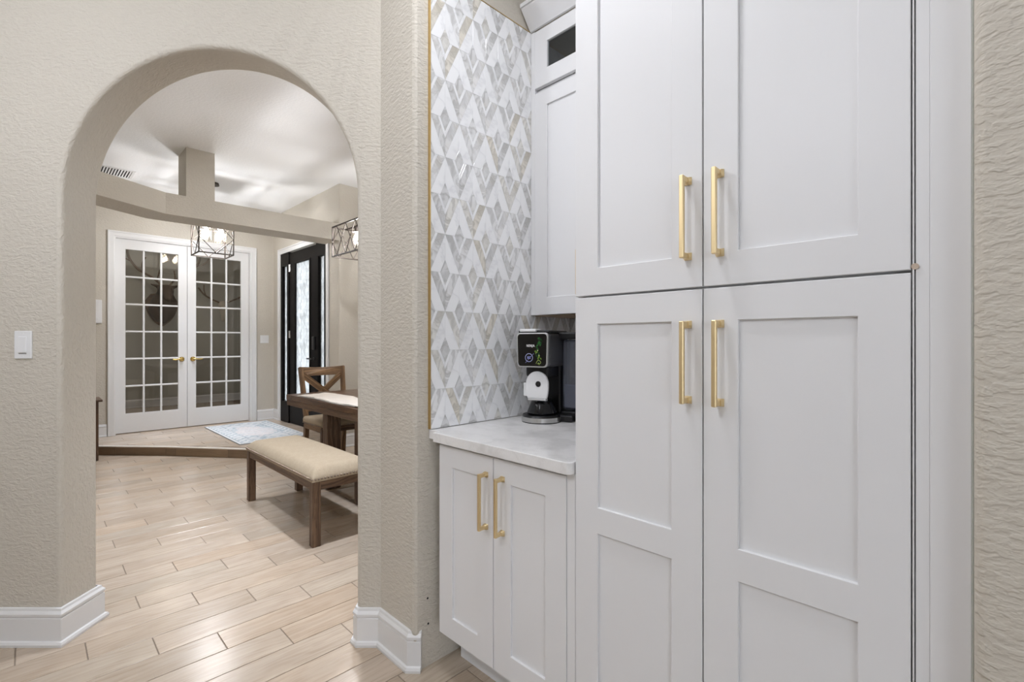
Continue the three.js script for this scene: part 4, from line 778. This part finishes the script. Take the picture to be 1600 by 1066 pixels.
{
  const t = thing('mounted_head', 'dark mounted stag head with antlers behind the left glazed door', 'trophy', P(-10.5, 1.95, 1.66), Q);
  part(t, 'head', blob([[[0, -0.14, 0.03], 0.2, [0, 0.0, 0.2], 0.17], [[0, -0.28, 0.03], 0.1, [0, -0.1, 0.12], 0.17], [[0, 0.0, 0.2], 0.15, [0, 0.16, 0.36], 0.11], [[0, 0.18, 0.38], 0.10, [0, 0.06, 0.58], 0.055], [[0, 0.06, 0.58], 0.055, [0, 0.02, 0.64], 0.048], [[0.09, 0.24, 0.34], 0.03, [0.2, 0.28, 0.33], 0.014], [[-0.09, 0.24, 0.34], 0.03, [-0.2, 0.28, 0.33], 0.014]], new THREE.Vector3(-0.4, -0.5, -0.3), new THREE.Vector3(0.4, 0.5, 0.75), 56, 0.05), M.fur);
  for (const s of [-1, 1]) part(t, 'antler', [tube([[s * 0.05, 0.26, 0.34], [s * 0.17, 0.40, 0.25], [s * 0.36, 0.52, 0.24], [s * 0.5, 0.72, 0.3], [s * 0.52, 0.92, 0.36]], 0.017), tube([[s * 0.1, 0.33, 0.3], [s * 0.12, 0.40, 0.44], [s * 0.1, 0.52, 0.5]], 0.011, 12), tube([[s * 0.3, 0.48, 0.24], [s * 0.32, 0.62, 0.34], [s * 0.28, 0.72, 0.38]], 0.011, 12), tube([[s * 0.46, 0.64, 0.28], [s * 0.6, 0.72, 0.3], [s * 0.66, 0.82, 0.34]], 0.010, 12)], M.antler);
  for (const s of [-1, 1]) part(t, 'eye', new THREE.SphereGeometry(0.013, 12, 8).translate(s * 0.075, 0.17, 0.44), M.blackGloss);
  part(t, 'mount_board', extr((() => { const c = new THREE.Shape(); c.moveTo(0, -0.44); c.quadraticCurveTo(0.24, -0.3, 0.24, 0.02); c.lineTo(0.16, 0.14); c.lineTo(-0.16, 0.14); c.lineTo(-0.24, 0.02); c.quadraticCurveTo(-0.24, -0.3, 0, -0.44); return c; })(), 0.025, 0.006, 2), M.wood);
}
{
  const t = thing('skull_mount', 'pale antlered skull on the office wall behind the right glazed door', 'trophy', P(-10.5, 1.83, 2.60), Q);
  part(t, 'skull', blob([[[0, 0.12, 0.09], 0.075, [0, 0.06, 0.13], 0.06], [[0, 0.04, 0.13], 0.055, [0, -0.17, 0.12], 0.026], [[0.05, 0.06, 0.12], 0.025, [0.035, -0.02, 0.13], 0.02], [[-0.05, 0.06, 0.12], 0.025, [-0.035, -0.02, 0.13], 0.02]], new THREE.Vector3(-0.2, -0.25, -0.05), new THREE.Vector3(0.2, 0.25, 0.3), 40, 0.02), M.bone);
  for (const s of [-1, 1]) part(t, 'antler', [tube([[s * 0.05, 0.15, 0.1], [s * 0.17, 0.21, 0.08], [s * 0.31, 0.29, 0.12], [s * 0.42, 0.40, 0.2]], 0.014), tube([[s * 0.28, 0.27, 0.11], [s * 0.33, 0.36, 0.2], [s * 0.34, 0.46, 0.24]], 0.009, 12)], M.antler);
  for (const s of [-1, 1]) part(t, 'eye_socket', new THREE.SphereGeometry(0.017, 12, 8).translate(s * 0.05, 0.055, 0.157), M.dark);
}

// ================================================================ DOWNLIGHTS (out of sight; dining and foyer ones added to light the floor)
[[-0.177, 1.167], [-2.95, 3.5], [-1.0, 2.95], [-3.8, 5.83]].forEach(([x, d], i) => {
  const t = thing('downlight', ['recessed white ceiling light just in front of the tall cabinet', 'unseen recessed light added in the dining room just past the archway', 'unseen recessed light added in the dining room above the near end of the table', 'unseen recessed light added in the foyer, hidden behind the post of the header'][i], 'light', new THREE.Vector3(x, CEIL, -d), 0, 'recessed ceiling lights');
  part(t, 'trim_ring', new THREE.LatheGeometry([[0.085, 0], [0.105, -0.001], [0.105, -0.005], [0.083, -0.006], [0.085, 0]].map((p) => new THREE.Vector2(...p)), 40), M.trim);
  part(t, 'lamp_diffuser', cyl(0.084, 0.084, 0.003, [0, -0.0015, 0], 40), M.diffuser);
  if (i === 0) { const l = new THREE.RectAreaLight('#f6f8ff', CAN, 0.15, 0.15); l.position.set(0, -0.007, 0); l.rotation.x = -Math.PI / 2; t.add(l); }
  else { const l = new THREE.SpotLight('#eaf1ff', i === 3 ? FOYER_FILL : DINING_FILL, 0, 0.64, 0.7, 2); l.position.set(0, -0.012, 0); l.target.position.set(0, -3, 0); l.castShadow = true; l.shadow.radius = 3.5; t.add(l, l.target); }
});

// --- unseen globe lamps added out of view to brighten the upper walls
[-1.9, -0.6].forEach((u, i) => {
  const t = thing('fill_globe', ['unseen globe lamp added for fill light, nearer the archway', 'unseen globe lamp added for fill light, nearer the tall cabinet'][i], 'light', P(u, 2.45, -0.85), -Q, 'unseen globe lamps added for fill');
  part(t, 'lamp_globe', new THREE.SphereGeometry(0.075, 32, 20), M.diffuser);
  part(t, 'lamp_cap', [cyl(0.035, 0.03, 0.05, [0, 0.09, 0], 24), bar([0, 0.1, 0], [0, CEIL - 2.47, 0], 0.004, 8), cyl(0.06, 0.055, 0.02, [0, CEIL - 2.46, 0], 32)], M.gold);
  const l = new THREE.PointLight('#f1f5ff', GLOBE_FILL, 0, 2); l.castShadow = true; l.shadow.radius = 3.2; t.add(l);
});

renderer.render(scene, camera);
